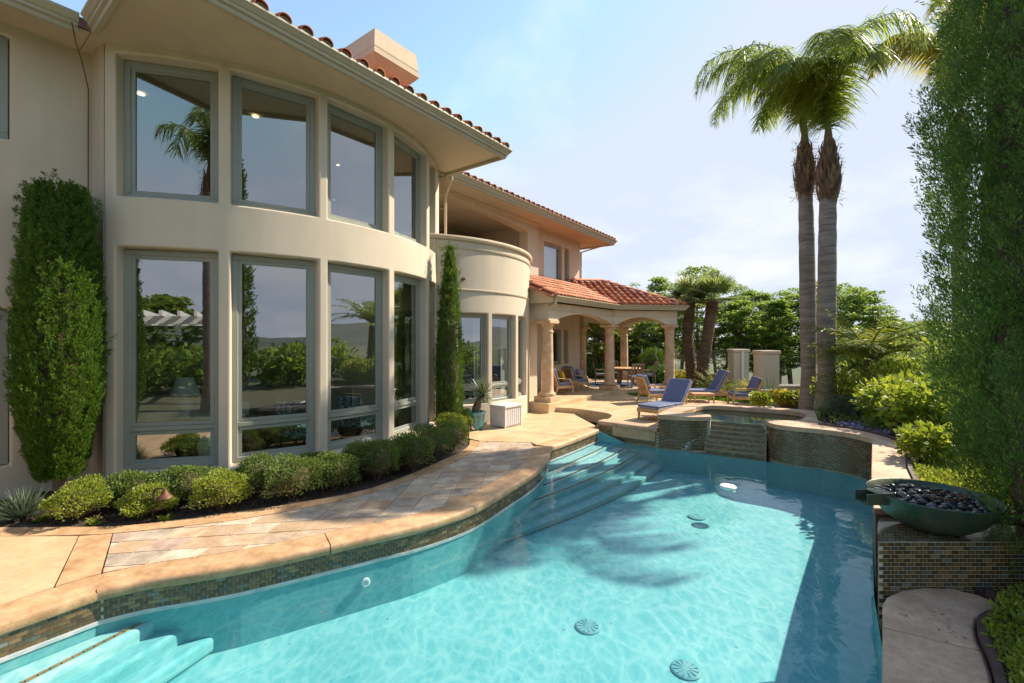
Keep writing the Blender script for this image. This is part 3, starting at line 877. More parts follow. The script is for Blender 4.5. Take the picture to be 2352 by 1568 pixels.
t.links.new(nz_.outputs["Fac"], rr.inputs[0]); t.links.new(rr.outputs[0], mx.inputs[0]); t.links.new(tr.outputs[0], mx.inputs[1]); t.links.new(pn.outputs[0], mx.inputs[2])
t.links.new(mx.outputs[0], t.nodes["Material Output"].inputs["Surface"]); M["foam"] = m
for base, sgn in ((wa, 1), (wb, -1)):
    V = []; F = []
    for k in range(9):
        z = .36-.08*k; w = .06+.07*k*.95
        a = base+wn*w-wd*sgn*(.02+.055*k); b = base+wn*(w+.01)-wd*sgn*(-.10+.055*k)
        V += [(a.x, a.y, z), (b.x, b.y, z)]
        if k: F.append((2*k-2, 2*k-1, 2*k+1, 2*k))
    struct(mk("spill_water", V, F, M["foam"], smooth=True))
# walkway running towards the fountain bowl
wk_e = edge_s[k_end:]
wi = [(6.38, 8.03), (5.5, 6.93), (4.6, 5.8), (3.74, 4.68)]
walk = struct(MB().prism([(wi[0][0], wi[0][1]-.008), *wi[1:], (4.28, 4.66), *wk_e[::-1][1:-1], (6.7, 7.985)], -1.2, SZ-.05).build("garden_walk", M["joint"]))
def lerp(a, b, k): return (a[0]+(b[0]-a[0])*k, a[1]+(b[1]-a[1])*k)
we = resample(wk_e, 40); wr = resample(wi, 40)
for a, b in ((0, 13), (13, 27), (27, 40)):
    A = [wr[i] for i in range(a, b+1)]; B = [we[i] for i in range(a, b+1)]
    A[0] = lerp(wr[a], wr[min(40, a+1)], .1); B[0] = lerp(we[a], we[min(40, a+1)], .1)
    A = [(x-.012, y+.012) for x, y in A]
    q = MB().prism(A+B[::-1], SZ-.06, SZ).build("walk_slab", M["coping_pale"], walk); bevel(q, .01, 2, 60)
o = MB().sweep(edge_s, [(-.06, .30), (-.06, SZ+.03), (-.005, SZ+.03), (-.005, .30)]).build("bed_edging", M["edging"])
tag(o, "dark red brown edging strip curving along the raised walk", "edging")

# ------------------------------------------------------------------ pedestal, copper bowl, pebbles
ped = empty("fountain_pedestal", (4.0, 4.35, -0.3))
tag(ped, "mosaic tiled pedestal carrying the green copper bowl", "pedestal")
PT = 0.40
pd_inv = Matrix.Translation((-4.0, -4.35, .3))
body = [(3.285, 4.08), (4.75, 4.08), (5.1, 4.64), (3.745, 4.64)]
o = MB().prism(body, -1.2, PT).build("pedestal_body", M["mosaic_grout"], ped); o.matrix_parent_inverse = pd_inv
ptl = tile_list([(3.287, 4.078), (4.75, 4.078)], -.30, PT)
ptl += tile_list([(3.742, 4.64), (3.283, 4.084)], -.30, PT)
add_tiles([(q[0]-4.0, q[1]-4.35, q[2]+.3, q[3]) for q in ptl], ped, 300)
V = []; F = []; mi = []
yy = 4.085
while yy < 4.62:
    x0 = 3.29+(yy-4.08)*.82
    x = x0
    while x < 4.76+(yy-4.08)*.6:
        k = len(V); V += [(x, yy, PT+.004), (x+.031, yy, PT+.004), (x+.031, yy+.031, PT+.004), (x, yy+.031, PT+.004)]
        F.append((k, k+1, k+2, k+3)); mi.append(rnd.choices(range(len(TILEC)), TPROB)[0]); x += .0365
    yy += .0365
me = mesh("top_mosaic", V, F, [M["mosaic%d" % i] for i in range(len(TILEC))]); me.polygons.foreach_set("material_index", mi)
o = stuff(link("top_mosaic", me, ped)); o.matrix_parent_inverse = pd_inv

BC = (4.02, 4.36, PT+.002)
bowl = empty("copper_bowl", BC)
tag(bowl, "green patinated copper fountain bowl filled with dark pebbles", "bowl")
BR = 0.50
prof = [(.05, 0), (.16, .0), (.17, .012), (.27, .05), (.37, .12), (.44, .215), (.485, .30), (BR, .335), (BR-.006, .342), (BR-.018, .335), (.455, .27), (.38, .17), (.2, .15), (.01, .15)]
o = MB().lathe(prof, 56, caps=False).build("bowl_body", M["copper_patina"], bowl, True); smooth_by_angle(o, 50)
s = MB()
sx0, sx1 = -BR+.10, -BR-.16
s.box(((sx0+sx1)/2, .02, .255), (abs(sx1-sx0), .15, .012)); s.box(((sx0+sx1)/2, -.055, .30), (abs(sx1-sx0), .012, .10)); s.box(((sx0+sx1)/2, .095, .30), (abs(sx1-sx0), .012, .10))
s.box(((sx0+sx1)/2+.05, .02, .352), (abs(sx1-sx0)-.10, .166, .012))
s.build("spout", M["copper_patina"], bowl)
pmesh = []
for i in range(4):
    for v in range(2):
        b = bmesh.new(); bmesh.ops.create_icosphere(b, subdivisions=2, radius=1)
        for q in b.verts: q.co *= 1+.12*math.sin(q.co.x*3.1+v*2+i)+.06*math.sin(q.co.y*4+i)
        me = bpy.data.meshes.new("pebble"); b.to_mesh(me); b.free(); me.materials.append(M["pebble%d" % i])
        me.polygons.foreach_set("use_smooth", [True]*len(me.polygons)); pmesh.append(me)
placed = []
tries = 0
while len(placed) < 150 and tries < 9000:
    tries += 1
    a = rnd.uniform(0, 2*math.pi); r_ = math.sqrt(rnd.uniform(0, 1))*(BR-.075)
    x, y = r_*math.cos(a), r_*math.sin(a)
    layer = 0 if len(placed) < 85 else 1
    if any((x-p[0])**2+(y-p[1])**2 < (.058 if layer == 0 else .075)**2 and p[2] == layer for p in placed): continue
    placed.append((x, y, layer))
    o = link("pebble", pmesh[rnd.choices(range(8), [4, 4, 3, 3, 1, 1, 3, 3])[0]])
    k = rnd.uniform(.8, 1.25)
    o.scale = (.047*k, .034*k, .021*k)
    o.location = (BC[0]+x, BC[1]+y, BC[2]+.262+.026*layer+rnd.uniform(0, .012)-.03*max(0, (r_-.38)/.1))
    o.rotation_euler = (rnd.uniform(-.35, .35), rnd.uniform(-.35, .35), rnd.uniform(0, 6.28))
    tag(o, "smooth dark pebble in the copper bowl", "pebble", "pebbles in the copper bowl")
q = MB()
ringp = [(math.cos(a)*.17+.08, math.sin(a)*.10-.05, .335) for a in np.linspace(0, 2*math.pi, 28)]
q.tube(ringp, .009, 6, False)
o = q.build("fire_ring", M["rust"], bowl)

# ------------------------------------------------------------------ near right paving
pad = [(3.04, 3.72), (3.12, 3.82), (3.25, 3.93), (3.46, 4.03), (3.70, 4.075), (3.92, 4.06), (4.06, 3.96), (4.10, 3.82), (3.92, 3.72), (3.70, 3.62), (3.56, 3.50), (3.45, 3.38), (3.32, 3.2), (3.16, 3.0), (2.6, 2.4), (1.9, 1.6), (1.4, 1.19), (0.97, 1.19)]
pad_o = struct(MB().prism(pad, -1.2, -.012).build("paving", M["joint"]))
def half(poly, a, b):                     # keep the part left of a->b
    f = lambda p: (b[0]-a[0])*(p[1]-a[1])-(b[1]-a[1])*(p[0]-a[0])
    outp = []
    for j in range(len(poly)):
        p = poly[j-1]; q = poly[j]; fp = f(p); fq = f(q)
        if fq >= 0:
            if fp < 0: t = fp/(fp-fq); outp.append((p[0]+(q[0]-p[0])*t, p[1]+(q[1]-p[1])*t))
            outp.append(q)
        elif fp >= 0:
            t = fp/(fp-fq); outp.append((p[0]+(q[0]-p[0])*t, p[1]+(q[1]-p[1])*t))
    return outp
ppoly = pad[::-1]
j1a, j1b = G(2026, 1437), G(2232, 1487)
j2a, j2b = G(2000, 1700), G(2320, 1760)
g = .006
for pl_ in (half(ppoly, (j1a[0], j1a[1]+g), (j1b[0], j1b[1]+g)),
            half(half(ppoly, (j1b[0], j1b[1]-g), (j1a[0], j1a[1]-g)), (j2a[0], j2a[1]+g), (j2b[0], j2b[1]+g)),
            half(ppoly, (j2b[0], j2b[1]-g), (j2a[0], j2a[1]-g))):
    if len(pl_) > 2:
        q = MB().prism([(x-.01, y) for x, y in pl_], -.11, 0.0).build("paving_slab", M["coping_pale"], pad_o); bevel(q, .02, 3, 60)
pe = spline([(4.12, 3.96), (4.11, 3.82), (3.93, 3.715), (3.71, 3.615), (3.57, 3.50), (3.46, 3.38), (3.33, 3.2), (3.17, 3.0), (2.61, 2.4), (1.9, 1.6)], .08)
tag(MB().sweep(pe, [(.0, -.1), (0, .035), (.05, .035), (.05, -.1)] if False else [(-.055, -.1), (-.055, .035), (-.003, .035), (-.003, -.1)]).build("bed_edging", M["edging"]),
    "dark brown edging strip beside the near rounded paving", "edging")
low_bed = [(4.14, 4.07), (4.12, 3.82), (3.94, 3.70), (3.72, 3.6), (3.58, 3.49), (3.47, 3.37), (3.18, 2.99), (2.62, 2.39), (1.95, 1.6), (1.5, 1.0), (9, 1.0), (9, 4.07)]
struct(MB().prism(low_bed, -1.0, .0).build("garden_bed", M["soil"]))
hb = [(p[0]+.03, p[1]) for p in edge_s[::-1]] + [(6.6, 9.75), (7.05, 10.3), (7.5, 10.95), (7.68, 11.38), (8.3, 12.4), (8.25, 14.0), (8.9, 14.9), (20, 14.0), (20, 4.08), (4.78, 4.09), (5.0, 4.45)]
hbed = struct(MB().prism(hb, -1.0, .42).build("garden_bed", M["soil"]))

# ------------------------------------------------------------------ house
house = empty("house", (*H(6, 10), 0))
tag(house, "cream stucco villa with curved window bay, balcony drum, columned porch and red tile roofs", "house")
h_inv = Matrix.Translation((-H(6, 10)[0], -H(6, 10)[1], 0))
def hp(o):
    o.parent = house; o.matrix_parent_inverse = h_inv; return o
def pierced(name, po, pi, zs, solid, matn="stucco", bv=0.03):
    n_ = len(po)-1; m2 = len(zs)-1; V = []; F = []; idx = {}
    def v(side, i, j):
        k = (side, i, j)
        if k not in idx:
            p = po[i] if side == 0 else pi[i]
            idx[k] = len(V); V.append((p[0], p[1], zs[j]))
        return idx[k]
    S = lambda i, j: 0 <= i < n_ and 0 <= j < m2 and solid(i, j)
    for i in range(n_):
        for j in range(m2):
            if not S(i, j): continue
            F.append((v(0, i, j), v(0, i+1, j), v(0, i+1, j+1), v(0, i, j+1)))
            F.append((v(1, i, j), v(1, i, j+1), v(1, i+1, j+1), v(1, i+1, j)))
            if not S(i-1, j): F.append((v(0, i, j), v(0, i, j+1), v(1, i, j+1), v(1, i, j)))
            if not S(i+1, j): F.append((v(0, i+1, j), v(1, i+1, j), v(1, i+1, j+1), v(0, i+1, j+1)))
            if not S(i, j-1): F.append((v(0, i, j), v(1, i, j), v(1, i+1, j), v(0, i+1, j)))
            if not S(i, j+1): F.append((v(0, i, j+1), v(0, i+1, j+1), v(1, i+1, j+1), v(1, i, j+1)))
    o = hp(mk(name, V, F, M[matn]))
    smooth_by_angle(o, 30)
    if bv: bevel(o, bv, 3, 40)
    return o
def frame4(mb, x0, x1, z0, z1, w, y0, y1, Mx):
    cy2, dy = (y0+y1)/2, abs(y1-y0)
    mb.box(((x0+x1)/2, cy2, z0+w/2), (x1-x0, dy, w), Mx); mb.box(((x0+x1)/2, cy2, z1-w/2), (x1-x0, dy, w), Mx)
    mb.box((x0+w/2, cy2, (z0+z1)/2), (w, dy, z1-z0-2*w), Mx); mb.box((x1-w/2, cy2, (z0+z1)/2), (w, dy, z1-z0-2*w), Mx)
def make_window(p0, p1, z0, z1, lites, fw=.085, sw_=.055, matn="frame"):
    """p0 -> p1 left to right seen from outside; lites: heights of cross bars"""
    a = Vector(p0); b = Vector(p1); d = (b-a); L = d.length; d.normalize(); inn = Vector((-d.y, d.x))
    Mx = Matrix(((d.x, inn.x, 0, a.x), (d.y, inn.y, 0, a.y), (0, 0, 1, 0), (0, 0, 0, 1)))
    mb = MB(); frame4(mb, 0, L, z0, z1, fw, 0, .10, Mx)
    frame4(mb, fw-.012, L-fw+.012, z0+fw-.012, z1-fw+.012, .02, .012, .085, Mx)
    for z in lites: mb.box((L/2, .045, z), (L-2*fw, .085, .07), Mx)
    w = hp(mb.build("window", M[matn])); bevel(w, .006, 1)
    zs = [z0+fw]+[q for z in lites for q in (z-.035, z+.035)]+[z1-fw]
    for k in range(0, len(zs), 2):
        s = MB(); frame4(s, fw+.006, L-fw-.006, zs[k]+.006, zs[k+1]-.006, sw_, .025, .07, Mx)
        s.build("sash", M[matn], w)
        g_ = MB(); x0, x1, y_ = fw+sw_, L-fw-sw_, .048
        g_.add([(x0, y_, zs[k]+sw_), (x1, y_, zs[k]+sw_), (x1, y_, zs[k+1]-sw_), (x0, y_, zs[k+1]-sw_)], [(0, 1, 2, 3)], Mx)
        g_.build("pane", M["glass"], w)
    return w

# --- the curved bay
BCx, BCy, BRad = -6.53, 11.45, 4.63
def bay_angle(px, R=BRad, c=(BCx, BCy)):
    k = ray(px)
    A = k*k+1; B = -2*(k*c[0]+c[1]); C = c[0]**2+c[1]**2-R*R
    disc = max(0, B*B-4*A*C); Y = (-B-math.sqrt(disc))/(2*A)
    return math.atan2(Y-c[1], k*Y-c[0])
pxs = [238, 264.5, 501, 529.4, 732.4, 753.5, 893, 906.8, 981, 987.2]
an = [bay_angle(p) for p in pxs]
w_ang = an[8]-an[7]; p_ang = an[9]-an[8]
w_ang = (an[4]-an[3]+an[6]-an[5])/2
an.append(bay_angle(1001.5)); an.append(an[10]+.30)
us = []; isop = []
for i in range(len(an)-1):
    op = i % 2 == 1
    k = 10 if op else (8 if i == len(an)-2 else 2)
    for j in range(k): us.append(an[i]+(an[i+1]-an[i])*j/k); isop.append(op)
us.append(an[-1])
P_out = [(BCx+BRad*math.cos(a), BCy+BRad*math.sin(a)) for a in us]
P_in = [(BCx+(BRad-.34)*math.cos(a), BCy+(BRad-.34)*math.sin(a)) for a in us]
ZS = [-0.35, 0.20, 3.64, 4.40, 6.56, 6.72]
pierced("bay_wall", P_out, P_in, ZS, lambda i, j: not (isop[i] and j in (1, 3)))
for k in range(5):
    a0, a1 = an[2*k+1], an[2*k+2]
    rr_ = BRad-.17
    # keep the flat frame behind the curved face
    sag = rr_
    q0 = (BCx+sag*math.cos(a0), BCy+sag*math.sin(a0)); q1 = (BCx+sag*math.cos(a1), BCy+sag*math.sin(a1))
    make_window(q0, q1, 0.205, 3.635, [0.83])
    make_window(q0, q1, 4.405, 6.555, [])
# side return of the bay to the left wall
eL = 9.55
p0 = P_out[0]; dd0 = Vector(p0).dot(HD)
end = H(1.80, eL)
hp(MB().prism([p0, P_in[0], (end[0]+.35, end[1]), end], -.35, 6.72).build("bay_side_wall", M["stucco"]))
pe_ = P_out[-1]; de = Vector(pe_).dot(HD)
hp(MB().prism([pe_, H(de, 11.0), H(de-.3, 11.0), P_in[-1]], -.35, 6.72).build("bay_side_wall", M["stucco"]))
# left wall with window
lw_o = [H(d, eL) for d in (-7, -1.2, .95, 2.0)]; lw_i = [H(d, eL+.3) for d in (-7, -1.2, .95, 2.0)]
pierced("left_wall", lw_o, lw_i, [-.35, .45, 2.66, 5.06, 6.52, 6.72], lambda i, j: not (i == 1 and j in (1, 3)))
make_window(H(-1.19, eL+.06), H(.94, eL+.06), .46, 2.65, [])
make_window(H(-1.19, eL+.06), H(.94, eL+.06), 5.07, 6.51, [])
# rooms
def room(name, poly, z0, z1, matn):
    n_ = len(poly); V = [(*p, z0) for p in poly]+[(*p, z1) for p in poly]
    F = [(i, (i+1) % n_, (i+1) % n_+n_, i+n_) for i in range(n_)]
    return hp(mk(name, V, F, M[matn]))
rm = [H(-6.9, 9.9), H(-6.9, 15.5), H(8.2, 15.5), H(8.2, 10.2)]
for z0, z1 in ((0.02, 3.72), (4.16, 6.66)):
    V = [(*p, z) for z in (z0, z1) for p in rm]
    hp(mk("interior_wall", V, [(0, 1, 5, 4), (1, 2, 6, 5), (2, 3, 7, 6)], M["interior"]))
bay_in = [p for p in P_in] + [H(8.15, 10.5), H(8.15, 15.5), H(-6.9, 15.5), H(-6.9, 9.86), H(dd0+.3, 9.86)]
for nm, z, mt in (("interior_floor", .02, "interior_floor"), ("interior_ceiling", 3.72, "ceiling"), ("interior_floor", 4.16, "interior_floor"), ("interior_ceiling", 6.66, "ceiling")):
    o = hp(mk(nm, [(*p, z) for p in bay_in], [tuple(range(len(bay_in)))], M[mt]))
em = bpy.data.materials.new("lamp_glow"); em.use_nodes = True
ep = em.node_tree.nodes["Principled BSDF"]; ep.inputs["Emission Color"].default_value = (1, .72, .4, 1); ep.inputs["Emission Strength"].default_value = 1.6
for d, e, z in ((2.6, 10.2, 6.64), (4.2, 9.4, 6.64), (5.6, 9.6, 6.64), (6.6, 10.3, 6.64)):
    hp(MB().lathe([(.055, 0), (.06, -.01), (.045, -.012)], 16, H3(d, e, z)).build("recessed_light", em))

# --- eaves, soffits, gutters
ZE = 6.69
def soffit(pts): hp(mk("soffit", [(*p, ZE) for p in pts]+[(*p, ZE+.03) for p in pts], [tuple(range(len(pts))), tuple(range(2*len(pts)-1, len(pts)-1, -1))], M["stucco_trim"]))
E0, E1 = 6.66, 8.66
D0, D1, D2 = 1.68, 8.74, 19.58
soffit([H(D0, E0), H(D1, E0), H(D1, 12), H(D0, 12)])
soffit([H(D1+.01, E1), H(D2, E1), H(D2, 15), H(D1+.01, 15)])
soffit([H(-8, 8.85), H(D0-.01, 8.85), H(D0-.01, 12), H(-8, 12)])
GP = [(-.06, -.08), (.0, -.08), (.012, -.055), (.012, -.015), (.05, -.005), (.05, .035), (.075, .05), (.105, .10), (.125, .115), (.125, .15), (-.06, .15)]
GPz = [(u, ZE+z) for u, z in GP]
def gutter(path): smooth_by_angle(hp(MB().sweep(path, GPz).build("gutter", M["gutter"])), 25)
gutter([H(D0-.02, 8.7), H(D0-.02, E0), H(D1, E0), H(D1, 12)])
gutter([H(D1-.3, E1), H(D2, E1), H(D2, 15)])
gutter([H(-8, 8.85), H(D0-.15, 8.85)])

# --- tile roofs
def barrel(L=0.44, r0=.105, r1=.088, n_=8):
    V = []; F = []
    for y, r, z in ((0, r0, .012), (L, r1, -.006)):
        for k in range(n_+1):
            a = math.pi*k/n_; V.append((-r*math.cos(a), y, z+r*.82*math.sin(a)))
    for k in range(n_): F.append((k, k+1, n_+2+k, n_+1+k))
    b = len(V)
    for k in range(n_+1):                              # thickness at the lower end
        a = math.pi*k/n_; V.append((-(r0-.018)*math.cos(a), 0, .012+(r0-.018)*.82*math.sin(a)))
    for k in range(n_): F.append((k+1, k, b+k, b+k+1))
    b2 = len(V)
    for k in range(n_+1):                              # underside, so the end reads hollow
        a = math.pi*k/n_; V.append((-(r0-.018)*math.cos(a), .16, .012+(r0-.018)*.82*math.sin(a)))
    for k in range(n_): F.append((b+k+1, b+k, b2+k, b2+k+1))
    return V, F
bV, bF = barrel()
tmesh = [mesh("roof_tile", bV, bF, M["terracotta%d" % i], True) for i in range(4)]
mV, mF = barrel(.10, .086, .086); mort = mesh("roof_tile", mV, mF, M["mortar"], True)
def tiles(parent, p_inv, org, along, up, rows, cols, sx=.30, sy=.36, keep=lambda x, y: True, limit=300, probs=(4, 3, 3, 1), eave=True):
    along = Vector(along).normalized(); up = Vector(up).normalized(); nn = along.cross(up)
    base = Matrix((along, up, nn)).transposed().to_4x4()
    cand = [(r, c) for r in range(rows) for c in range(cols) if keep(c*sx, r*sy)]
    rest = []
    for k, (r, c) in enumerate(cand):
        p = Vector(org)+along*(c*sx+rnd.uniform(-.008, .008))+up*(r*sy-.04)+nn*(.02+rnd.uniform(0, .008))
        mt = base.copy(); mt.translation = p
        mt = mt @ Matrix.Rotation(rnd.uniform(-.02, .02), 4, 'Z')
        i = rnd.choices(range(4), probs)[0]
        if k < limit:
            o = link("roof_tile", tmesh[i], parent); o.matrix_parent_inverse = p_inv; o.matrix_basis = mt
            if r == 0 and eave:
                m2 = base.copy(); m2.translation = Vector(org)+along*(c*sx)+up*(-.01)+nn*(-.012)
                o = link("roof_tile", mort, parent); o.matrix_parent_inverse = p_inv; o.matrix_basis = m2
        else: rest.append((mt, i))
    if rest:
        V = []; F = []; mi = []
        for mt, i in rest:
            k = len(V); V += [mt @ Vector(v) for v in bV]; F += [tuple(k+q for q in f) for f in bF]; mi += [i]*len(bF)
        me = mesh("roof_tile_field", V, F, [M["terracotta%d" % i] for i in range(4)], True); me.polygons.foreach_set("material_index", mi)
        o = stuff(link("roof_tile_field", me, parent)); o.matrix_parent_inverse = p_inv
def roofsheet(name, pts):
    return hp(mk(name, pts, [tuple(range(len(pts)))], M["terracotta2"]))
ZR = ZE+.13; SL = .36
ee = E0-.06
rz = lambda run: ZR+SL*run
r1 = roofsheet("roof", [H3(D0-.1, ee, ZR), H3(D1+.06, ee, ZR), H3(D1-3.4, ee+3.46, rz(3.46)), H3(D0-.1, ee+3.46, rz(3.46))])
mk("roof_slope", [H3(D1+.06, ee, ZR), H3(D1+.06, ee+7, ZR), H3(D1-3.4, ee+3.46, rz(3.46))], [(0, 1, 2)], M["terracotta2"], r1).matrix_parent_inverse = Matrix.Identity(4)
A3 = Vector((HD.x, HD.y, 0)); U3 = Vector((HE.x, HE.y, SL)).normalized()
ident = Matrix.Identity(4)
tiles(r1, ident, H3(D0, ee-.03, ZR), A3, U3, 4, int((D1-D0)/.33)+1, .33, .38, lambda x, y: x < D1-D0-.9*y+.02)
# hip line tiles
for k in range(9):
    p = Vector(H3(D1+.0-.33*k, ee+.05+.33*k, ZR+.06+SL*.33*k)); dirv = (Vector(H3(-1, 1, SL))).normalized(); x = dirv.cross(Vector((0, 0, 1))).normalized()
    o = link("roof_tile", tmesh[k % 3], r1); mt = Matrix((x, dirv, x.cross(dirv))).transposed().to_4x4(); mt.translation = p; o.matrix_basis = mt
r2 = roofsheet("roof", [H3(D1-2, E1-.06, ZR-.02), H3(D2+.06, E1-.06, ZR-.02), H3(D2-3.5, E1+3.5, rz(3.5)), H3(D1-2, E1+3.5, rz(3.5))])
mk("roof_slope", [H3(D2+.06, E1-.06, ZR-.02), H3(D2+.06, E1+7, ZR-.02), H3(D2-3.5, E1+3.5, rz(3.5))], [(0, 1, 2)], M["terracotta2"], r2)
tiles(r2, ident, H3(D1-.2, E1-.09, ZR-.02), A3, U3, 4, int((D2-D1+.2)/.30)+1, .30, .38, lambda x, y: x < D2-D1+.2-.9*y+.02)
for k in range(8):
    p = Vector(H3(D2-.33*k, E1+.0+.33*k, ZR+.05+SL*.33*k)); dirv = (Vector(H3(-1, 1, SL))).normalized(); x = dirv.cross(Vector((0, 0, 1))).normalized()
    o = link("roof_tile", tmesh[k % 3], r2); mt = Matrix((x, dirv, x.cross(dirv))).transposed().to_4x4(); mt.translation = p; o.matrix_basis = mt
roofsheet("roof", [H3(-8, 8.79, ZR), H3(D0+2, 8.79, ZR), H3(D0+2, 12, rz(3.2)), H3(-8, 12, rz(3.2))])

# --- chimney
sq = [H(6.84, 9.08), H(7.56, 9.08), H(7.56, 9.86), H(6.84, 9.86)]
ch = hp(MB().prism(sq, 7.3, 9.2).build("chimney", M["stucco"])); bevel(ch, .02)
c_ = MB().sweep(sq, [(-.02, 8.55), (.03, 8.56), (.04, 8.60), (.04, 8.64), (.16, 8.70), (.27, 8.82), (.30, 8.86), (.32, 8.88), (.32, 9.00), (-.02, 9.01)], True)
c_.sweep(sq, [(-.02, 9.015), (.295, 9.02), (.305, 9.05), (.265, 9.46), (.24, 9.48), (-.02, 9.48)], True)
c_.build("cap", M["stucco_trim"], ch)
MB().prism([H(6.62, 8.86), H(7.78, 8.86), H(7.78, 10.08), H(6.62, 10.08)], 9.40, 9.47).build("cap_top", M["stucco_trim"], ch)

# --- balcony drum
DC = (-2.98, 14.8); DR = 3.55
dpx = [1052, 1120.6, 1130.9, 1184.6, 1190.8, 1210]
da = [bay_angle(p, DR, DC) for p in dpx]
start = R_(-130)
seq = [start, da[0]-.55, da[0]-.08]+da+[da[-1]+.10, R_(75)]
opf = [False, True, False]+[True, False, True, False, True]+[False, False]
us = []; op2 = []
for i in range(len(seq)-1):
    k = max(2, int((seq[i+1]-seq[i])/.06))
    for j in range(k): us.append(seq[i]+(seq[i+1]-seq[i])*j/k); op2.append(opf[i])
us.append(seq[-1])
circ = lambda r: [(DC[0]+r*math.cos(a), DC[1]+r*math.sin(a)) for a in us]
pierced("balcony_wall", circ(DR), circ(DR-.28), [-.2, .56, 2.94, 3.7, 4.80], lambda i, j: not (op2[i] and j == 1))
for k in (1, 3, 5, 7):
    a0, a1 = seq[k], seq[k+1]; r_ = DR-.13
    make_window((DC[0]+r_*math.cos(a0), DC[1]+r_*math.sin(a0)), (DC[0]+r_*math.cos(a1), DC[1]+r_*math.sin(a1)), .565, 2.935, [1.0], .06, .045)
arc = circ(DR)
mo = MB().sweep(arc, [(-.30, 4.79), (.06, 4.79), (.085, 4.82), (.085, 4.87), (.06, 4.90), (-.30, 4.90)])
mo.sweep(arc, [(-.02, 4.57), (.022, 4.575), (.035, 4.60), (.035, 4.63), (-.02, 4.65)])
mo.sweep(arc, [(-.02, 3.50), (.02, 3.50), (.03, 3.515), (.03, 3.545), (-.02, 3.565)])
smooth_by_angle(hp(mo.build("moulding", M["stucco_trim"])), 40)
for px, z in ((1063, 3.80), (1213, 3.82)):
    a = bay_angle(px, DR, DC); q = MB().box((0, 0, 0), (.10, .07, .06), Matrix.Translation((DC[0]+(DR+.04)*math.cos(a), DC[1]+(DR+.04)*math.sin(a), z)) @ Matrix.Rotation(a, 4, 'Z'))
    hp(q.build("scupper", M["rust"]))
fl_ = circ(DR-.2)+[H(6.6, 13)]
hp(mk("balcony_floor", [(*p, 3.72) for p in fl_], [tuple(range(len(fl_)))], M["stucco"]))
hp(mk("interior_floor", [(*p, .03) for p in fl_], [tuple(range(len(fl_)))], M["interior_floor"]))
# recess behind the balcony
AE = 9.55
arcp = []
a0d, a1d, zs_, zp = 7.2, 13.91, 6.28, 6.54
for k in range(25):
    t_ = k/24; arcp.append((a0d+(a1d-a0d)*t_, zs_+(zp-zs_)*math.sin(math.pi*t_)**.75))
poly = [(14.62, 3.55), (14.62, 6.72), (6.4, 6.72), (6.4, 3.55), (7.2, 3.55)]+arcp+[(13.91, 3.55)]
V = [H3(d, AE, z) for d, z in poly]+[H3(d, AE+.42, z) for d, z in poly]; n_ = len(poly)
F = [tuple(range(n_)), tuple(range(2*n_-1, n_-1, -1))]+[(i, i+n_, (i+1) % n_+n_, (i+1) % n_) for i in range(n_)]
q = hp(mk("arch_wall", V, F, M["stucco"])); bevel(q, .015, 2, 60)
smooth_by_angle(q, 40)
hp(MB().sweep([H(8.0, AE), H(14.62, AE), H(14.62, AE+.42)], [(-.01, 6.57), (.03, 6.58), (.05, 6.60), (.05, 6.62), (.08, 6.66), (.08, 6.70), (-.01, 6.70)]).build("moulding", M["stucco_trim"]))
hp(mk("recess_wall", [H3(6.4, 12.9, 3.7), H3(14.6, 12.9, 3.7), H3(14.6, 12.9, 6.6), H3(6.4, 12.9, 6.6)], [(0, 1, 2, 3)], M["stucco"]))
hp(mk("recess_wall", [H3(14.3, 9.8, 3.7), H3(14.3, 12.9, 3.7), H3(14.3, 12.9, 6.65), H3(14.3, 9.8, 6.65)], [(0, 1, 2, 3)], M["stucco"]))
hp(mk("recess_ceiling", [H3(6.4, 9.7, 6.63), H3(14.6, 9.7, 6.63), H3(14.6, 12.9, 6.63), H3(6.4, 12.9, 6.63)], [(0, 1, 2, 3)], M["stucco"]))
hp(MB().prism([H(11.9, 11.3), H(12.8, 11.3), H(12.8, 12.3), H(11.9, 12.3)], 3.73, 6.0).build("recess_pier", M["stucco"]))
hp(MB().lathe([(.09, 0), (.09, -.012), (.06, -.014)], 16, H3(10.6, 10.7, 6.555)).build("ceiling_lamp", M["white_paint"]))
# room of the drum
hp(mk("interior_wall", [H3(6.4, 13.0, 0), H3(12.6, 13.0, 0), H3(12.6, 13, 3.7), H3(6.4, 13, 3.7)], [(0, 1, 2, 3)], M["interior"]))
hp(mk("interior_wall", [H3(12.4, 8.9, 0), H3(12.4, 13.0, 0), H3(12.4, 13, 3.7), H3(12.4, 8.9, 3.7)], [(0, 1, 2, 3)], M["interior"]))

# --- wing wall towards the porch
WE = 9.81; WD = 18.44
dl = [12.4, 14.32, 15.43, 16.02, 16.80, 16.84, 17.02, 17.07, 17.40, 17.48, WD]
zl = [-.1, 1.24, 2.72, 4.62, 6.24, 6.72]
def wsol(i, j):
    c = (dl[i]+dl[i+1])/2
    if c < 14.32 and j >= 3: return False
    if j == 1 and (16.02 < c < 16.80 or 17.02 < c < 17.40): return False
    if j == 3 and (15.43 < c < 16.84 or 17.07 < c < 17.48): return False
    return True
pierced("wing_wall", [H(d, WE) for d in dl], [H(d, WE+.3) for d in dl], zl, wsol, bv=.02)
for a, b, z0, z1 in ((16.03, 16.79, 1.25, 2.71), (17.03, 17.39, 1.25, 2.71), (15.44, 16.83, 4.63, 6.23), (17.08, 17.47, 4.63, 6.23)):
    make_window(H(a, WE+.10), H(b, WE+.10), z0, z1, [], .07, .05)
hp(mk("end_wall", [H3(WD, WE, -.1), H3(WD, 15, -.1), H3(WD, 15, 6.72), H3(WD, WE, 6.72)], [(0, 1, 2, 3)], M["stucco"]))
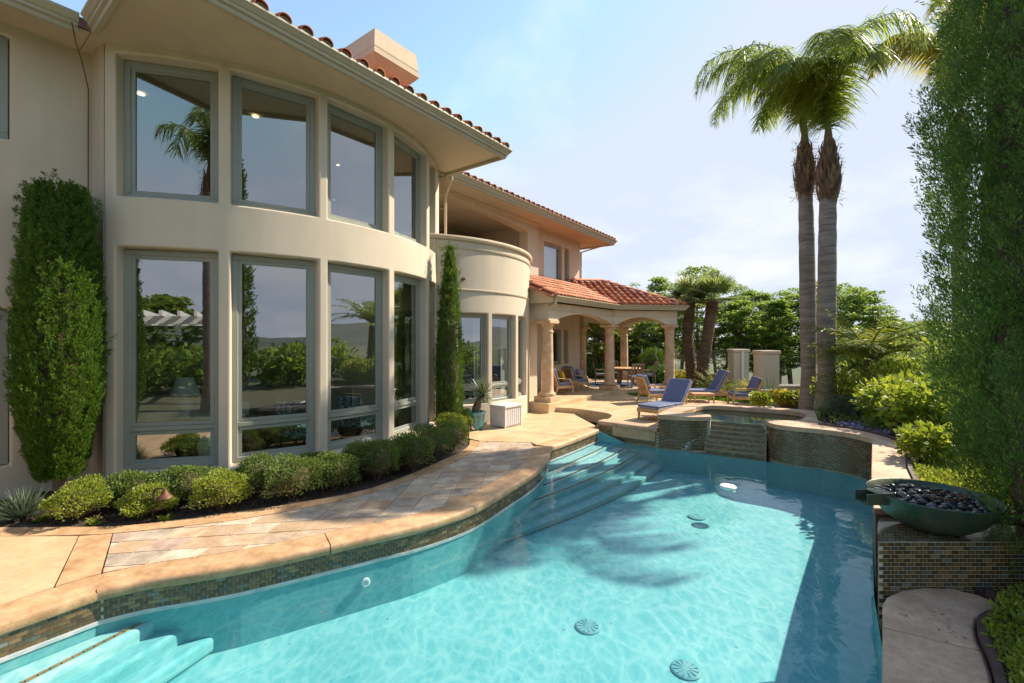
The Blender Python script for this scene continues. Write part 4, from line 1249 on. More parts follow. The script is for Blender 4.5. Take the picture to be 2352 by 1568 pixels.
for z0, z1 in ((0, 3.6), (3.9, 6.7)):
    hp(mk("interior_wall", [H3(12.7, 12.5, z0), H3(WD, 12.5, z0), H3(WD, 12.5, z1), H3(12.7, 12.5, z1)], [(0, 1, 2, 3)], M["interior"]))
    hp(mk("interior_floor", [H3(12.7, WE+.3, z0+.02), H3(WD, WE+.3, z0+.02), H3(WD, 12.5, z0+.02), H3(12.7, 12.5, z0+.02)], [(0, 1, 2, 3)], M["interior_floor"]))
bl = hp(MB().prism([H(15.5, WE+.28), H(16.8, WE+.28), H(16.8, WE+.285), H(15.5, WE+.285)], 4.68, 6.2).build("window_blind", M["curtain"]))
# curtains in the drum
for px in (1108, 1165):
    a = bay_angle(px, DR-.45, DC); ta = a+math.pi/2; V = []; F = []
    for k in range(13):
        w = (k/12-.5)*.5; off = .03*math.sin(k*2.2)
        x = DC[0]+(DR-.55+off)*math.cos(a)+w*math.cos(ta); y = DC[1]+(DR-.55+off)*math.sin(a)+w*math.sin(ta)
        V += [(x, y, .1), (x, y, 2.95)]
        if k: F.append((2*k-2, 2*k, 2*k+1, 2*k-1))
    hp(mk("curtain", V, F, M["curtain"], smooth=True))

# --- porch
PF = .30
ET = 3.42
C1 = Vector(G(1257, 921, PF)); C2 = Vector(G(1400, 894, PF))
f2d = Vector((math.cos(R_(8.5)), math.sin(R_(8.5)))); f2n = Vector((-f2d.y, f2d.x))
k3 = ray(1538)
t_ = (k3*C2.y-C2.x)/(f2d.x-k3*f2d.y); C3 = C2+f2d*t_
C4 = C3+f2n*4.7; C5 = Vector((ray(1337)*21.0, 21.0)); C6 = C4-f2d*4.4
cols = [C1, C2, C3, C4, C5, C6]
def colprof(h):
    return [(.235, .17), (.265, .19), (.275, .23), (.26, .27), (.225, .285), (.215, .31), (.20, .34), (.196, .6), (.188, 1.5), (.175, h-.42), (.175, h-.40), (.20, h-.385), (.20, h-.345), (.178, h-.33), (.178, h-.22), (.19, h-.20), (.215, h-.15), (.235, h-.105)]
CH = 2.87-PF
for c in cols:
    ang = math.atan2(HD.y, HD.x)
    col = hp(MB().lathe(colprof(CH), 28, (c.x, c.y, PF)).build("porch_column", M["column_stone"], None, True)); smooth_by_angle(col, 35)
    b = MB().box((0, 0, .085), (.62, .62, .17), Matrix.Translation((c.x, c.y, PF)) @ Matrix.Rotation(ang, 4, 'Z')).build("plinth", M["column_stone"], col); bevel(b, .012)
    b = MB().box((0, 0, CH-.0525), (.56, .56, .105), Matrix.Translation((c.x, c.y, PF)) @ Matrix.Rotation(ang, 4, 'Z')).build("capital", M["column_stone"], col); bevel(b, .012)
    for zz_ in (.95, 1.55):
        MB().lathe([(.1905, -.006), (.1915, -.003), (.1915, .003), (.1905, .006)], 28, (c.x, c.y, PF+zz_), caps=False).build("drum_joint", M["mortar"], col)
def arch_beam(a, b, w=.40, rise=.27, e0=.22, e1=.22, top=ET):
    a = Vector(a); b = Vector(b); d = (b-a); L = d.length; d.normalize(); nn = Vector((d.y, -d.x))
    pts = [(-e0, 2.87), (e0+.04, 2.87)]
    for k in range(17):
        t_ = k/16; pts.append((.30+(L-.60)*t_, 2.87+.03+rise*math.sin(math.pi*t_)**.8))
    pts += [(L-e1-.04, 2.87), (L+e1, 2.87), (L+e1, top), (-e0, top)]
    V = [];
    for s in (w/2, -w/2):
        for u, z in pts:
            p = a+d*u+nn*s; V.append((p.x, p.y, z))
    n_ = len(pts)
    F = [tuple(range(n_)), tuple(range(2*n_-1, n_-1, -1))]+[(i, i+n_, (i+1) % n_+n_, (i+1) % n_) for i in range(n_)]
    q = hp(mk("porch_beam", V, F, M["stucco"])); smooth_by_angle(q, 40)
    return q
arch_beam(C1, C2, e1=.10); arch_beam(C2, C3, w=.402, e0=.05, top=ET+.002); arch_beam(C3, C4, w=.398, e0=.0, top=ET-.002)
arch_beam(C4, C6, w=.40, top=ET+.003); arch_beam(C6, C5, w=.396, e1=.2, top=ET+.001)
pw = C1+HE*(WE-7.79)
hp(MB().prism([tuple(C1+HD*.2-HE*.0), tuple(C1+HD*.2+HE*1.5), tuple(C1-HD*.2+HE*1.5), tuple(C1-HD*.2)], 2.875, ET-.005).build("porch_beam", M["stucco"]))
# mouldings on the beams
def outl(path, u): return offset([tuple(p) for p in path], u)
ln_ = outl([C1-HD*.22, C2, C3+f2d*.22, C4+f2n*.22+f2d*.22], .20)
hp(MB().sweep(ln_, [(-.01, 3.17), (.018, 3.175), (.018, 3.20), (-.01, 3.205)]).build("moulding", M["stucco_trim"]))
eav = outl([C1-HD*.32, C2, C3+f2d*.0, C4], .46)
GA, GB = Vector(eav[0]), Vector(eav[1])
GC = Vector(eav[2])+f2d*.0
GD_ = Vector(eav[3])+f2n*.5
ZG = 3.50
gpz = [(u*.8, ZG+z*.8) for u, z in GP]
smooth_by_angle(hp(MB().sweep([tuple(GA), tuple(GB), tuple(GC), tuple(GD_)], gpz).build("gutter", M["gutter"])), 25)
sof = outl([C1-HD*.32, C2, C3, C4], .44); sof_i = outl([C1-HD*.32, C2, C3, C4], -.1)
ss = [(*p, ZG-.02) for p in sof]+[(*p, ZG-.02) for p in sof_i]
hp(mk("soffit", ss, [(0, 1, 5, 4), (1, 2, 6, 5), (2, 3, 7, 6)], M["stucco_trim"]))
cl_ = [tuple(C1-HD*.3), tuple(C2), tuple(C3), tuple(C4), tuple(C6), H(WD, WE), H(12.5, WE)]
hp(mk("porch_ceiling", [(*p, ET-.02) for p in cl_], [tuple(range(len(cl_)))], M["stucco"]))
# porch roof
PS = .476
inn = HE
def zL(p): return ZG+.10+PS*(Vector(p)-GA).dot(HE)
def zRr(p): return ZG+.10+PS*(Vector(p)-GB).dot(f2n)
hipdir = (f2n-f2d)
T = GC+hipdir*2.62
ztop = zRr(T)
# valley direction: equal heights
vd = (HE-f2n); vdir = Vector((-vd.y, vd.x)).normalized()
if vdir.dot(HE) < 0: vdir = -vdir
eW = (WE+.02)-GA.dot(HE)
Vv = GB+vdir*(eW/vdir.dot(HE))
Lw = Vector(H(GA.dot(HD), WE+.02))
rpL = hp(mk("porch_roof", [(*GA, zL(GA)), (*GB, zL(GB)), (*Vv, zL(Vv)), (*Lw, zL(Lw))], [(0, 1, 2, 3)], M["terracotta2"]))
Rl = T-f2d*2.6
rpR = hp(mk("porch_roof", [(*GB, zRr(GB)), (*GC, zRr(GC)), (*T, ztop), (*Rl, ztop), (*Vv, zRr(Vv))], [(0, 1, 2, 3, 4)], M["terracotta2"]))
Tb = GC+f2n*5.24; 
mk("roof_slope", [(*GC, zRr(GC)), (*Tb, zRr(GC)), (*T, ztop)], [(0, 1, 2)], M["terracotta2"], rpR)
mk("roof_slope", [(*Tb, zRr(GC)), (*(Tb-f2d*5), zRr(GC)), (*Rl, ztop), (*T, ztop)], [(0, 1, 2, 3)], M["terracotta2"], rpR)
upL = Vector((HE.x, HE.y, PS)).normalized(); cosp = 1/math.sqrt(1+PS*PS)
LA = (GB-GA).length
def keepL(x, y):
    p = GA+HD*x+HE*(y*cosp)
    return zL(p) >= zRr(p)-.02 and y*cosp < eW-.05
tiles(rpL, ident, (*(GA-HE*.04+HD*.02), zL(GA)), A3, upL, 6, 24, .215, .36, keepL, 300, (2, 5, 1, 4))
upR = Vector((f2n.x, f2n.y, PS)).normalized()
def keepR(x, y):
    p = GB+f2d*x+f2n*(y*cosp)
    q = p-GC
    return zRr(p) >= zL(p)-.04 and q.dot(f2n) < 2.6 and -q.dot(f2d) > q.dot(f2n)-.06
tiles(rpR, ident, (*(GB-f2n*.04-f2d*2.4), zRr(GB)), Vector((f2d.x, f2d.y, 0)), upR, 9, 26, .27, .36, lambda x, y: keepR(x-2.4, y), 300, (4, 3, 3, 1))
def ridge(parent, a, b, k):
    a = Vector(a); b = Vector(b); d = (b-a).normalized(); x = d.cross(Vector((0, 0, 1))).normalized()
    for i in range(k):
        o = link("roof_tile", tmesh[rnd.randrange(3)], parent); mt = Matrix((x, d, x.cross(d))).transposed().to_4x4(); mt.translation = a+(b-a)*(i/k); mt = mt @ Matrix.Scale(1.5, 4, (1, 0, 0))
        o.matrix_basis = mt
ridge(rpR, (*GC, zRr(GC)+.06), (*T, ztop+.06), 10)
ridge(rpR, (*(T+f2d*.1), ztop+.05), (*Rl, ztop+.05), 7)
ridge(rpL, (*(GA-HE*.03+HD*.02), zL(GA)+.05), (*Lw, zL(Lw)+.05), 6)
ridge(rpL, (*(GA-HE*.03-HD*.09), zL(GA)-.07), (*(Lw-HD*.1), zL(Lw)-.07), 6)
# fascia under the rake
hp(mk("rake_board", [(*(GA-HD*.06), ZG-.1), (*(Lw-HD*.06), ZG-.1), (*(Lw-HD*.06), zL(Lw)-.02), (*(GA-HD*.06), zL(GA)-.02)], [(3, 2, 1, 0)], M["stucco_trim"]))
# downspouts
dsx = Vector(H(12.62, 8.85))
ds = MB(); g0 = GA-HE*.0+HD*.05
ds.tube([(g0.x, g0.y, ZG-.05), (g0.x, g0.y, ZG-.16), (dsx.x, dsx.y, 3.05), (dsx.x, dsx.y, .1), (dsx.x+.05, dsx.y-.06, .03)], .045, 10)
smooth_by_angle(hp(ds.build("downspout", M["stucco_trim"])), 40)
p0 = H(8.45, E1+.0); p1 = H(8.2, E1+.9)
hp(MB().tube([(*H(8.9, E1-.05), ZE-.04), (*H(8.9, E1-.05), ZE-.12), (*H(de+.05, 9.0), 6.2), (*H(de+.05, 9.0), 4.9)], .04, 8).build("downspout", M["stucco_trim"]))
hp(MB().tube([(*H(D2-.3, E1+.2), ZE-.06), (*H(WD+.06, WE-.02), 6.25), (*H(WD+.06, WE-.02), 3.9)], .045, 8).build("downspout", M["stucco_trim"]))
# cable down the corner of the bay
hp(MB().tube([(*H(1.45, 8.72), 6.66), (*H(1.52, 8.9), 6.50), (*H(1.66, 9.25), 6.36), (*H(1.76, 9.46), 6.1), (*H(1.765, 9.49), 5.6), (*H(1.765, 9.49), 3.2)], .008, 5).build("cable", M["joint"]))
# wall end between drum and porch
hp(MB().prism([H(12.55, 8.55), H(13.0, 8.55), H(13.0, WE+.1), H(12.55, WE+.1)], -.1, 3.62).build("porch_pier", M["stucco"]))

# porch floor and steps
pf_e = outl([C1-HD*.50, C2, C3+f2d*.45, C4+f2n*.4+f2d*.45], .36)
pfp = [tuple(p) for p in pf_e]+[tuple(C6+f2n*.5-f2d*1.0), H(WD, WE+.02), H(12.2, WE+.02), tuple(Vector(pf_e[0])+HE*.9)]
pfl = struct(MB().prism(pfp, -.1, PF).build("porch_floor", M["deck"])); bevel(pfl, .018, 2, 60)

# ------------------------------------------------------------------ furniture
def place(o, x, y, z, rz):
    o.location = (x, y, z); o.rotation_euler = (0, 0, rz); return o
def pad(name, c, d, parent, matn="cushion", Mx=None, r=.035, pipe=True):
    o = MB().box((0, 0, 0), d).build(name, M[matn], parent)
    T = Matrix.Translation(c) if Mx is None else Mx
    o.matrix_basis = T
    bevel(o, r, 4, 30); o.data.polygons.foreach_set("use_smooth", [True]*6)
    if pipe:
        a, b, h = d[0]/2, d[1]/2, d[2]/2
        q = MB()
        for zz_ in (h-.012, -h+.012):
            q.tube([(-a+r, -b, zz_), (a-r, -b, zz_), (a, -b+r, zz_), (a, b-r, zz_), (a-r, b, zz_), (-a+r, b, zz_), (-a, b-r, zz_), (-a, -b+r, zz_), (-a+r, -b, zz_)], .006, 5, False)
        q.build("piping", M["piping"], o)
    return o
def wood(mb, name, parent, matn="teak"):
    o = mb.build(name, M[matn], parent); bevel(o, .005, 1); return o
def chaise(label, deg=50, hx=1.24):
    r = empty("chaise_lounge"); tag(r, label, "chaise lounge")
    W, L, h = .64, 1.98, .30
    for s in (-1, 1):
        wood(MB().box((L/2, s*(W/2-.02), h-.04), (L, .04, .10)), "side_rail", r)
        for x in (.06, L-.30):
            wood(MB().bar((x, s*(W/2-.035), h-.05), (x-.01, s*(W/2-.03), 0), .06, .055, (1, 0, 0), .04, .04), "leg", r)
    wood(MB().box((.02, 0, h-.04), (.04, W-.08, .10)), "foot_rail", r)
    for k in range(9): wood(MB().box((.12+k*.13, 0, h+.005), (.10, W-.06, .018)), "slat", r)
    pad("seat_cushion", (.43, 0, h+.065), (.84, W-.02, .09), r); pad("seat_cushion", ((hx+.86)/2, 0, h+.065), (hx-.86, W-.02, .09), r)
    a = R_(deg)
    Mx = Matrix.Translation((hx, 0, h+.03)) @ Matrix.Rotation(-a, 4, 'Y')
    pad("back_cushion", (0, 0, 0), (.78, W-.02, .10), r, Mx=Mx @ Matrix.Translation((.39, 0, .075)))
    b = MB()
    for s in (-1, 1): b.box((.40, s*(W/2-.03), -.005), (.84, .04, .04), Mx)
    b.box((.80, 0, -.005), (.05, W-.1, .04), Mx)
    bf = wood(b, "back_frame", r)
    for k in range(5): MB().box((.38, -.2+.1*k, -.005), (.78, .05, .016), Mx).build("slat", M["teak"], bf)
    wood(MB().bar((1.62, -.2, h-.02), tuple(Mx @ Vector((.55, -.2, -.02))), .03, .03), "prop", r); wood(MB().bar((1.62, .2, h-.02), tuple(Mx @ Vector((.55, .2, -.02))), .03, .03), "prop", r)
    return r
def armchair(label, pillow=None):
    r = empty("lounge_chair"); tag(r, label, "armchair")
    W, D, h = .70, .72, .30
    for s in (-1, 1):
        wood(MB().bar((s*(W/2-.03), D/2-.03, .0), (s*(W/2-.03), D/2-.03, h), .045, .045, (0, 1, 0), .055, .055), "leg", r)
        wood(MB().bar((s*(W/2-.03), -D/2-.05, .0), (s*(W/2-.03), -D/2+.05, h), .045, .045, (0, 1, 0)), "leg", r)
        wood(MB().box((s*(W/2-.03), 0, h-.03), (.035, D, .09)), "side_rail", r)
        q = MB()
        pts = [(D/2-.04, h), (D/2-.07, h+.12), (D/2-.16, h+.24)]
        for (y0, z0), (y1, z1) in zip(pts[:-1], pts[1:]): q.bar((s*(W/2-.03), y0, z0), (s*(W/2-.03), y1, z1), .04, .045, (1, 0, 0))
        q.bar((s*(W/2-.03), D/2-.10, h+.25), (s*(W/2-.03), -D/2+.02, h+.29), .065, .028)
        wood(q, "arm", r)
    wood(MB().box((0, D/2-.02, h-.03), (W-.1, .035, .09)), "front_rail", r)
    pad("seat_cushion", (0, .03, h+.07), (W-.11, D-.10, .13), r)
    a = R_(22)
    Mx = Matrix.Translation((0, -D/2+.06, h+.05)) @ Matrix.Rotation(a, 4, 'X')
    b = MB()
    for s in (-1, 1): b.box((s*(W/2-.04), -.01, .26), (.04, .04, .58), Mx)
    b.box((0, -.01, .53), (W-.1, .035, .06), Mx); b.box((0, -.01, .02), (W-.1, .035, .05), Mx)
    bf = wood(b, "back_frame", r)
    for k in range(5): MB().box((-.2+.1*k, -.01, .27), (.045, .015, .48), Mx).build("slat", M["teak"], bf)
    pad("back_cushion", (0, 0, 0), (W-.11, .13, .50), r, Mx=Mx @ Matrix.Translation((0, .085, .33)))
    return r
def side_table(label, w=.55, d=.5, h=.37, cat="side table"):
    r = empty("side_table"); tag(r, label, cat)
    for k in range(5): wood(MB().box((0, -d/2+(k+.5)*d/5, h-.012), (w, d/5-.006, .024)), "board", r)
    for sx_ in (-1, 1):
        for sy_ in (-1, 1): wood(MB().bar((sx_*(w/2-.04), sy_*(d/2-.04), h-.02), (sx_*(w/2-.03), sy_*(d/2-.03), 0), .05, .05, (0, 1, 0), .035, .035), "leg", r)
    q = MB()
    for s in (-1, 1): q.box((0, s*(d/2-.04), h-.055), (w-.12, .022, .06)); q.box((s*(w/2-.04), 0, h-.056), (.022, d-.12, .06))
    wood(q, "apron", r)
    return r
c1f = Vector((3.27, 11.98)); c1r = Vector((3.68, 11.5)); cm = (c1f+c1r)/2
place(chaise("blue cushioned teak chaise standing right beside the spa coping"), cm.x+.02, cm.y+.02, U, R_(40.5))
place(chaise("blue cushioned teak chaise behind the small table, at the lawn edge", 61, 1.36), 5.65, 15.75, U, R_(-1))
place(side_table("low teak side table beside the chaise at the lawn edge", .66, .5, .37), 6.2, 14.85, U, R_(-4))
place(armchair("teak armchair with navy cushions beside the garden bed, seen from its slatted back"), 7.35, 14.55, U, R_(78))
place(armchair("teak armchair with blue cushions half hidden behind the chaise by the spa"), 4.75, 15.35, U, R_(-78))
a1 = place(armchair("teak armchair on the porch holding a yellow pillow"), 1.75, 16.55, PF, R_(-62))
a2 = place(armchair("teak armchair on the porch with a striped pillow, beside the house wall"), 2.55, 17.95, PF, R_(-62))
place(side_table("teak table between the two porch armchairs", .55, .5, .42), 2.2, 17.25, PF, R_(-62))
tag(MB().box((2.2, 17.25, PF+.437), (.3, .22, .03)).build("folded_cloth", M["teal_fabric"]), "folded teal cloth lying on the porch table", "cloth")
def pillow(label, matn, x, y, z, rz, tilt=.35, stripes=False):
    V = []; F = []; n_ = 10
    for sgn in (1, -1):
        for i in range(n_+1):
            for j in range(n_+1):
                u, v = i/n_*2-1, j/n_*2-1
                k = (1-u**4)*(1-v**4)
                V.append((u*.21*(1-.06*v*v), sgn*.075*math.sqrt(max(0, k)), v*.21*(1-.06*u*u)))
    for s in range(2):
        o_ = s*(n_+1)**2
        for i in range(n_):
            for j in range(n_):
                f = (o_+i*(n_+1)+j, o_+(i+1)*(n_+1)+j, o_+(i+1)*(n_+1)+j+1, o_+i*(n_+1)+j+1)
                F.append(f if s == 0 else f[::-1])
    o = mk("pillow", V, F, M[matn], smooth=True); o.location = (x, y, z); o.rotation_euler = (tilt, 0, rz)
    tag(o, label, "pillow")
    if stripes:
        for k in range(3):
            x0 = -.12+.12*k
            q = MB()
            for s in (1, -1):
                vv = []
                for j in range(n_+1):
                    v = (j/n_*2-1)*.97
                    for xx in (x0-.022, x0+.022):
                        u = xx/.21; kk = (1-u**4)*(1-v**4); vv.append((xx, s*(.077*math.sqrt(max(0, kk))+.002), v*.21))
                q.add(vv, [(2*j, 2*j+1, 2*j+3, 2*j+2) for j in range(n_)])
            q.build("stripe", M["piping"], o)
    return o
pillow("yellow leaf patterned pillow on the porch armchair", "yellow_fabric", 1.80, 16.62, PF+.62, R_(-62), .3)
pillow("grey blue striped pillow on the porch armchair by the wall", "stripe", 2.66, 18.0, PF+.62, R_(-62), .3, True)
# dining set
def dining_chair():
    r = empty("dining_chair")
    W, D, h = .54, .50, .42
    for s in (-1, 1):
        wood(MB().box((s*(W/2-.025), D/2-.025, h/2+.1), (.045, .045, h+.2)), "leg", r, "teak_grey")
        wood(MB().bar((s*(W/2-.025), -D/2, 0), (s*(W/2-.025), -D/2+.03, h), .045, .045, (0, 1, 0)), "leg", r, "teak_grey")
        wood(MB().bar((s*(W/2-.025), D/2+.02, h+.21), (s*(W/2-.025), -D/2+.0, h+.22), .06, .028), "arm", r, "teak_grey")
    wood(MB().box((0, 0, h-.02), (W, D-.02, .05)), "seat", r, "teak_grey")
    pad("cushion", (0, 0, h+.03), (W-.06, D-.06, .05), r, r=.02)
    b = MB(); t0 = Vector((0, -D/2+.03, h)); t1 = Vector((0, -D/2-.10, h+.55))
    for s in (-1, 1): b.bar(t0+Vector((s*(W/2-.025), 0, 0)), t1+Vector((s*(W/2-.025), 0, 0)), .045, .035, (0, 1, 0))
    b.bar(t1+Vector((-W/2, 0, -.02)), t1+Vector((W/2, 0, -.02)), .035, .09)
    lo = t0+(t1-t0)*.2; b.bar(lo+Vector((-W/2+.03, 0, 0)), lo+Vector((W/2-.03, 0, 0)), .03, .05)
    bk = wood(b, "backrest", r, "teak_grey")
    for x in (-.14, 0, .14): MB().bar(lo+Vector((x, 0, 0)), t1+Vector((x, 0, -.04)), .075, .018, (0, 1, 0)).build("slat", M["teak_grey"], bk)
    return r
TCx, TCy = 5.02, 20.0
dc = dining_chair()
dlab = ["weathered dining chair turned side on, at the house side of the round table", "weathered dining chair with its slatted back to the spa, at the round table",
        "weathered dining chair on the lawn side of the round table", "weathered dining chair on the far side of the round table"]
for i, (x, y, a) in enumerate(((3.98, 20.35, R_(-100)), (5.14, 18.95, R_(4)), (6.05, 20.15, R_(85)), (4.65, 21.15, R_(165)))):
    o = dc if i == 0 else copy_tree(dc)
    place(o, x, y, PF, a); tag(o, dlab[i], "chair", "chairs round the dining table")
tb = empty("dining_table", (TCx, TCy, PF)); tag(tb, "round weathered wood dining table under the pavilion", "table")
o = MB().lathe([(.02, .70), (.66, .70), (.68, .715), (.68, .74), (.66, .75), (.02, .75)], 40).build("table_top", M["teak"], tb); bevel(o, .004, 1)
for k in range(4):
    a = k*math.pi/2+.4
    wood(MB().bar((.36*math.cos(a), .36*math.sin(a), .70), (.40*math.cos(a), .40*math.sin(a), 0), .10, .10, (0, 1, 0), .08, .08), "leg", tb, "teak_grey")
wood(MB().box((0, 0, .66), (.9, .08, .08), Matrix.Rotation(.4, 4, 'Z')).box((0, 0, .655), (.08, .9, .08), Matrix.Rotation(.4, 4, 'Z')), "apron", tb, "teak_grey")
tag(MB().prism([(TCx-1.7, TCy-1.1), (TCx+1.7, TCy-.8), (TCx+1.6, TCy+1.5), (TCx-1.8, TCy+1.2)], PF+.001, PF+.012).build("rug", M["rug"]), "dark navy patterned rug under the dining table", "rug")

# white deck box
bx = empty("deck_box", (*G(1160, 984), 0)); tag(bx, "white plastic deck box with grooved sides beside the planter", "storage box")
bx.rotation_euler = (0, 0, math.atan2(.77, .64))
w_, d_, hh_ = .66, .50, .50
MB().box((w_/2, d_/2, hh_/2+.01), (w_-.03, d_-.03, hh_-.02)).build("body", M["white_plastic"], bx)
for k in range(7):
    bevel(MB().box((.03+(w_-.06)*(k+.5)/7, .008, hh_/2+.02), ((w_-.06)/7-.014, .014, hh_-.06)).build("panel", M["white_plastic"], bx), .005, 1)
    if k < 5: bevel(MB().box((.008, .03+(d_-.06)*(k+.5)/5, hh_/2+.02), (.014, (d_-.06)/5-.014, hh_-.06)).build("panel", M["white_plastic"], bx), .005, 1)
for x in (0.012, w_-.012):
    for y in (.012, d_-.012): MB().box((x, y, hh_/2), (.04, .04, hh_)).build("corner_post", M["white_plastic"], bx)
bevel(MB().box((w_/2, d_/2, hh_+.035), (w_+.05, d_+.05, .07)).build("lid", M["white_plastic"], bx), .015, 2)
MB().box((w_/2, d_/2+.02, hh_+.0725), (w_*.5, .16, .004)).build("lid_recess", M["white_plastic"], bx)

# planter
PX, PY = G(1093, 984)
PY -= .12
q = MB().lathe([(.13, 0), (.17, .02), (.20, .12), (.225, .25), (.24, .38), (.265, .43), (.265, .46), (.235, .46), (.215, .41), (.02, .40)], 36, (0, 0, 0))
o = q.build("planter_pot", M["pot_glaze"], None, True); smooth_by_angle(o, 50); o.location = (PX, PY, 0)
tag(o, "glossy blue glazed planter pot beside the white deck box", "pot")

# path lights
def path_light(label, x, y, z, rz, h=.42):
    r = empty("path_light", (x, y, z), rz); tag(r, label, "path light")
    pts = [(0, 0, 0), (0, 0, h)]+[(.07-.07*math.cos(a), 0, h+.07*math.sin(a)) for a in np.linspace(.3, 2.6, 7)]
    MB().tube(pts, .011, 8).build("stem", M["dark_metal"], r)
    e_ = pts[-1]
    MB().lathe([(.012, .02), (.02, 0), (.03, -.02), (.05, -.05), (.085, -.085), (.088, -.09), (.08, -.085), (.02, -.01)], 20, e_, caps=False).build("bell_shade", M["rust"], r, True)
    return r
x, y = G(352, 1192); path_light("rusty bell shaped path light among the round bushes by the first bay window", x, y, -.03, R_(10), .34)
x, y = G(893, 1090); path_light("rusty bell shaped path light above the dense bushes in the middle of the bed", x-.1, y+.25, -.03, R_(20), .40)
x, y = G(1078, 1003); path_light("rusty bell shaped path light by the last lime bush and the planter", x, y-.12, -.03, R_(-60), .30)

# ------------------------------------------------------------------ garden fence
def pillar(label, x, y, w=.58, top=1.90):
    r = empty("fence_pillar", (x, y, 0)); tag(r, label, "pillar", "fence pillars")
    r.rotation_euler = (0, 0, R_(-3))
    bevel(MB().box((0, 0, (top-.12)/2), (w, w, top-.12)).build("shaft", M["stucco"], r), .02)
    bevel(MB().box((0, 0, top-.06), (w+.07, w+.07, .12)).build("cap", M["stucco_trim"], r), .035, 3)
pillar("stucco fence pillar beside the lounge chair", 8.55, 15.3)
pillar("stucco fence pillar beyond the other one, by the fern bushes", 8.92, 17.95)
def fence(name, pts, label, zb=.74, zt=1.75, wall=True, step=1.45, z0=0.0):
    r = empty(name, (*pts[0], z0)); inv = Matrix.Translation((-pts[0][0], -pts[0][1], -z0)); tag(r, label, "fence")
    def ch(o): o.parent = r; o.matrix_parent_inverse = inv; return o
    a = Vector(pts[0]); b = Vector(pts[1]); L = (b-a).length; d = (b-a).normalized(); nn = Vector((d.y, -d.x)); k = max(1, round(L/step))
    if wall:
        ch(MB().prism([tuple(a-nn*.1), tuple(b-nn*.1), tuple(b+nn*.1), tuple(a+nn*.1)], z0-.5, zb-.07).build("low_wall", M["stucco"]))
        bevel(ch(MB().prism([tuple(a-nn*.14), tuple(b-nn*.14), tuple(b+nn*.14), tuple(a+nn*.14)], zb-.07, zb).build("sill", M["stucco_trim"])), .015)
    for i in range(k+1):
        p = a+(b-a)*(i/k)
        bevel(ch(MB().box((0, 0, (zb+zt)/2), (.075, .075, zt-zb+.04), Matrix.Translation((p.x, p.y, 0)) @ Matrix.Rotation(math.atan2(d.y, d.x), 4, 'Z')).build("post", M["white_paint"])), .008, 1)
        if i < k:
            p2 = a+(b-a)*((i+1)/k); g0 = p+d*.03; g1 = p2-d*.03
            ch(mk("glass_panel", [(*g0, zb+.03), (*g1, zb+.03), (*g1, zt), (*g0, zt)], [(0, 1, 2, 3)], M["fence_glass"]))
            ch(MB().bar((*g0, zb+.015), (*g1, zb+.015), .04, .03).build("bottom_rail", M["white_paint"]))
fence("glass_fence", [(8.86, 15.25), (20.5, 14.2)], "glass panel fence on a low stucco wall behind the tall palms", .74, 1.80)
fence("glass_fence", [(8.86, 15.62), (8.93, 17.62)], "short glass fence panel between the two stucco pillars", .55, 1.78, False, 2.0)
fence("glass_fence", [(8.75, 18.3), (6.6, 25.6)], "glass panel fence with white posts behind the fan palms", .85, 1.85, True, 1.35)
fence("glass_fence", [(6.5, 25.8), (-2.0, 27.5)], "glass panel fence behind the dining pavilion", .85, 1.85, True, 1.5)
# white picket edging
pk = empty("picket_edging", (7.0, 19.6, U)); tag(pk, "little white picket edging along the back lawn bed", "picket edging")
pmesh_ = None
cur = spline([(3.5, 21.9), (5.0, 21.8), (6.9, 19.55), (7.9, 19.35), (8.75, 18.9), (9.0, 18.4)], .05); sc_ = plen(cur); L = 0
pv = [(-.036, -.008, 0), (.036, -.008, 0), (.036, .008, 0), (-.036, .008, 0), (-.036, -.008, .13), (.036, -.008, .13), (.036, .008, .13), (-.036, .008, .13), (0, -.008, .18), (0, .008, .18)]
pm = mesh("picket", pv, [(0, 1, 5, 8, 4), (3, 7, 9, 6, 2), (1, 2, 6, 5), (0, 4, 7, 3), (4, 8, 9, 7), (5, 6, 9, 8)], M["white_paint"])
while L < sc_[-1]:
    p, t = at_len(cur, sc_, L); o = link("picket", pm, pk); o.location = (p[0]-7.0, p[1]-19.6, 0); o.rotation_euler = (0, 0, math.atan2(t[1], t[0])); L += .088
# power box by the fence
tag(bevel(MB().box((8.15, 14.75, .40), (.42, .3, .5)).build("utility_box", M["stucco_trim"]), .02), "pale utility box beside the fence pillar and lounge chair", "utility box")

# ------------------------------------------------------------------ things inside the bay room
def pattern(name, a, b, sc):
    m, t, p = _nodes(name); tcn = t.nodes.new("ShaderNodeTexCoord"); vo = t.nodes.new("ShaderNodeTexVoronoi"); vo.inputs["Scale"].default_value = sc
    nn_ = t.nodes.new("ShaderNodeTexNoise"); nn_.inputs["Scale"].default_value = sc*.8
    r = t.nodes.new("ShaderNodeValToRGB"); r.color_ramp.interpolation = 'CONSTANT'; r.color_ramp.elements[0].color = (*a, 1); r.color_ramp.elements[1].color = (*b, 1); r.color_ramp.elements[1].position = .5
    t.links.new(tcn.outputs["Object"], nn_.inputs["Vector"]); t.links.new(nn_.outputs["Fac"], r.inputs[0]); t.links.new(r.outputs[0], p.inputs["Base Color"]); p.inputs["Roughness"].default_value = .9
    M[name] = m
pattern("damask", (.015, .09, .16), (.42, .55, .60), 22)
pattern("toile", (.08, .16, .20), (.60, .62, .55), 14)
mat("dark_wood", (.03, .018, .012), .35, .3, 6)
mat("bobbin", (.16, .12, .06), .4, .3, 20, metal=.3)
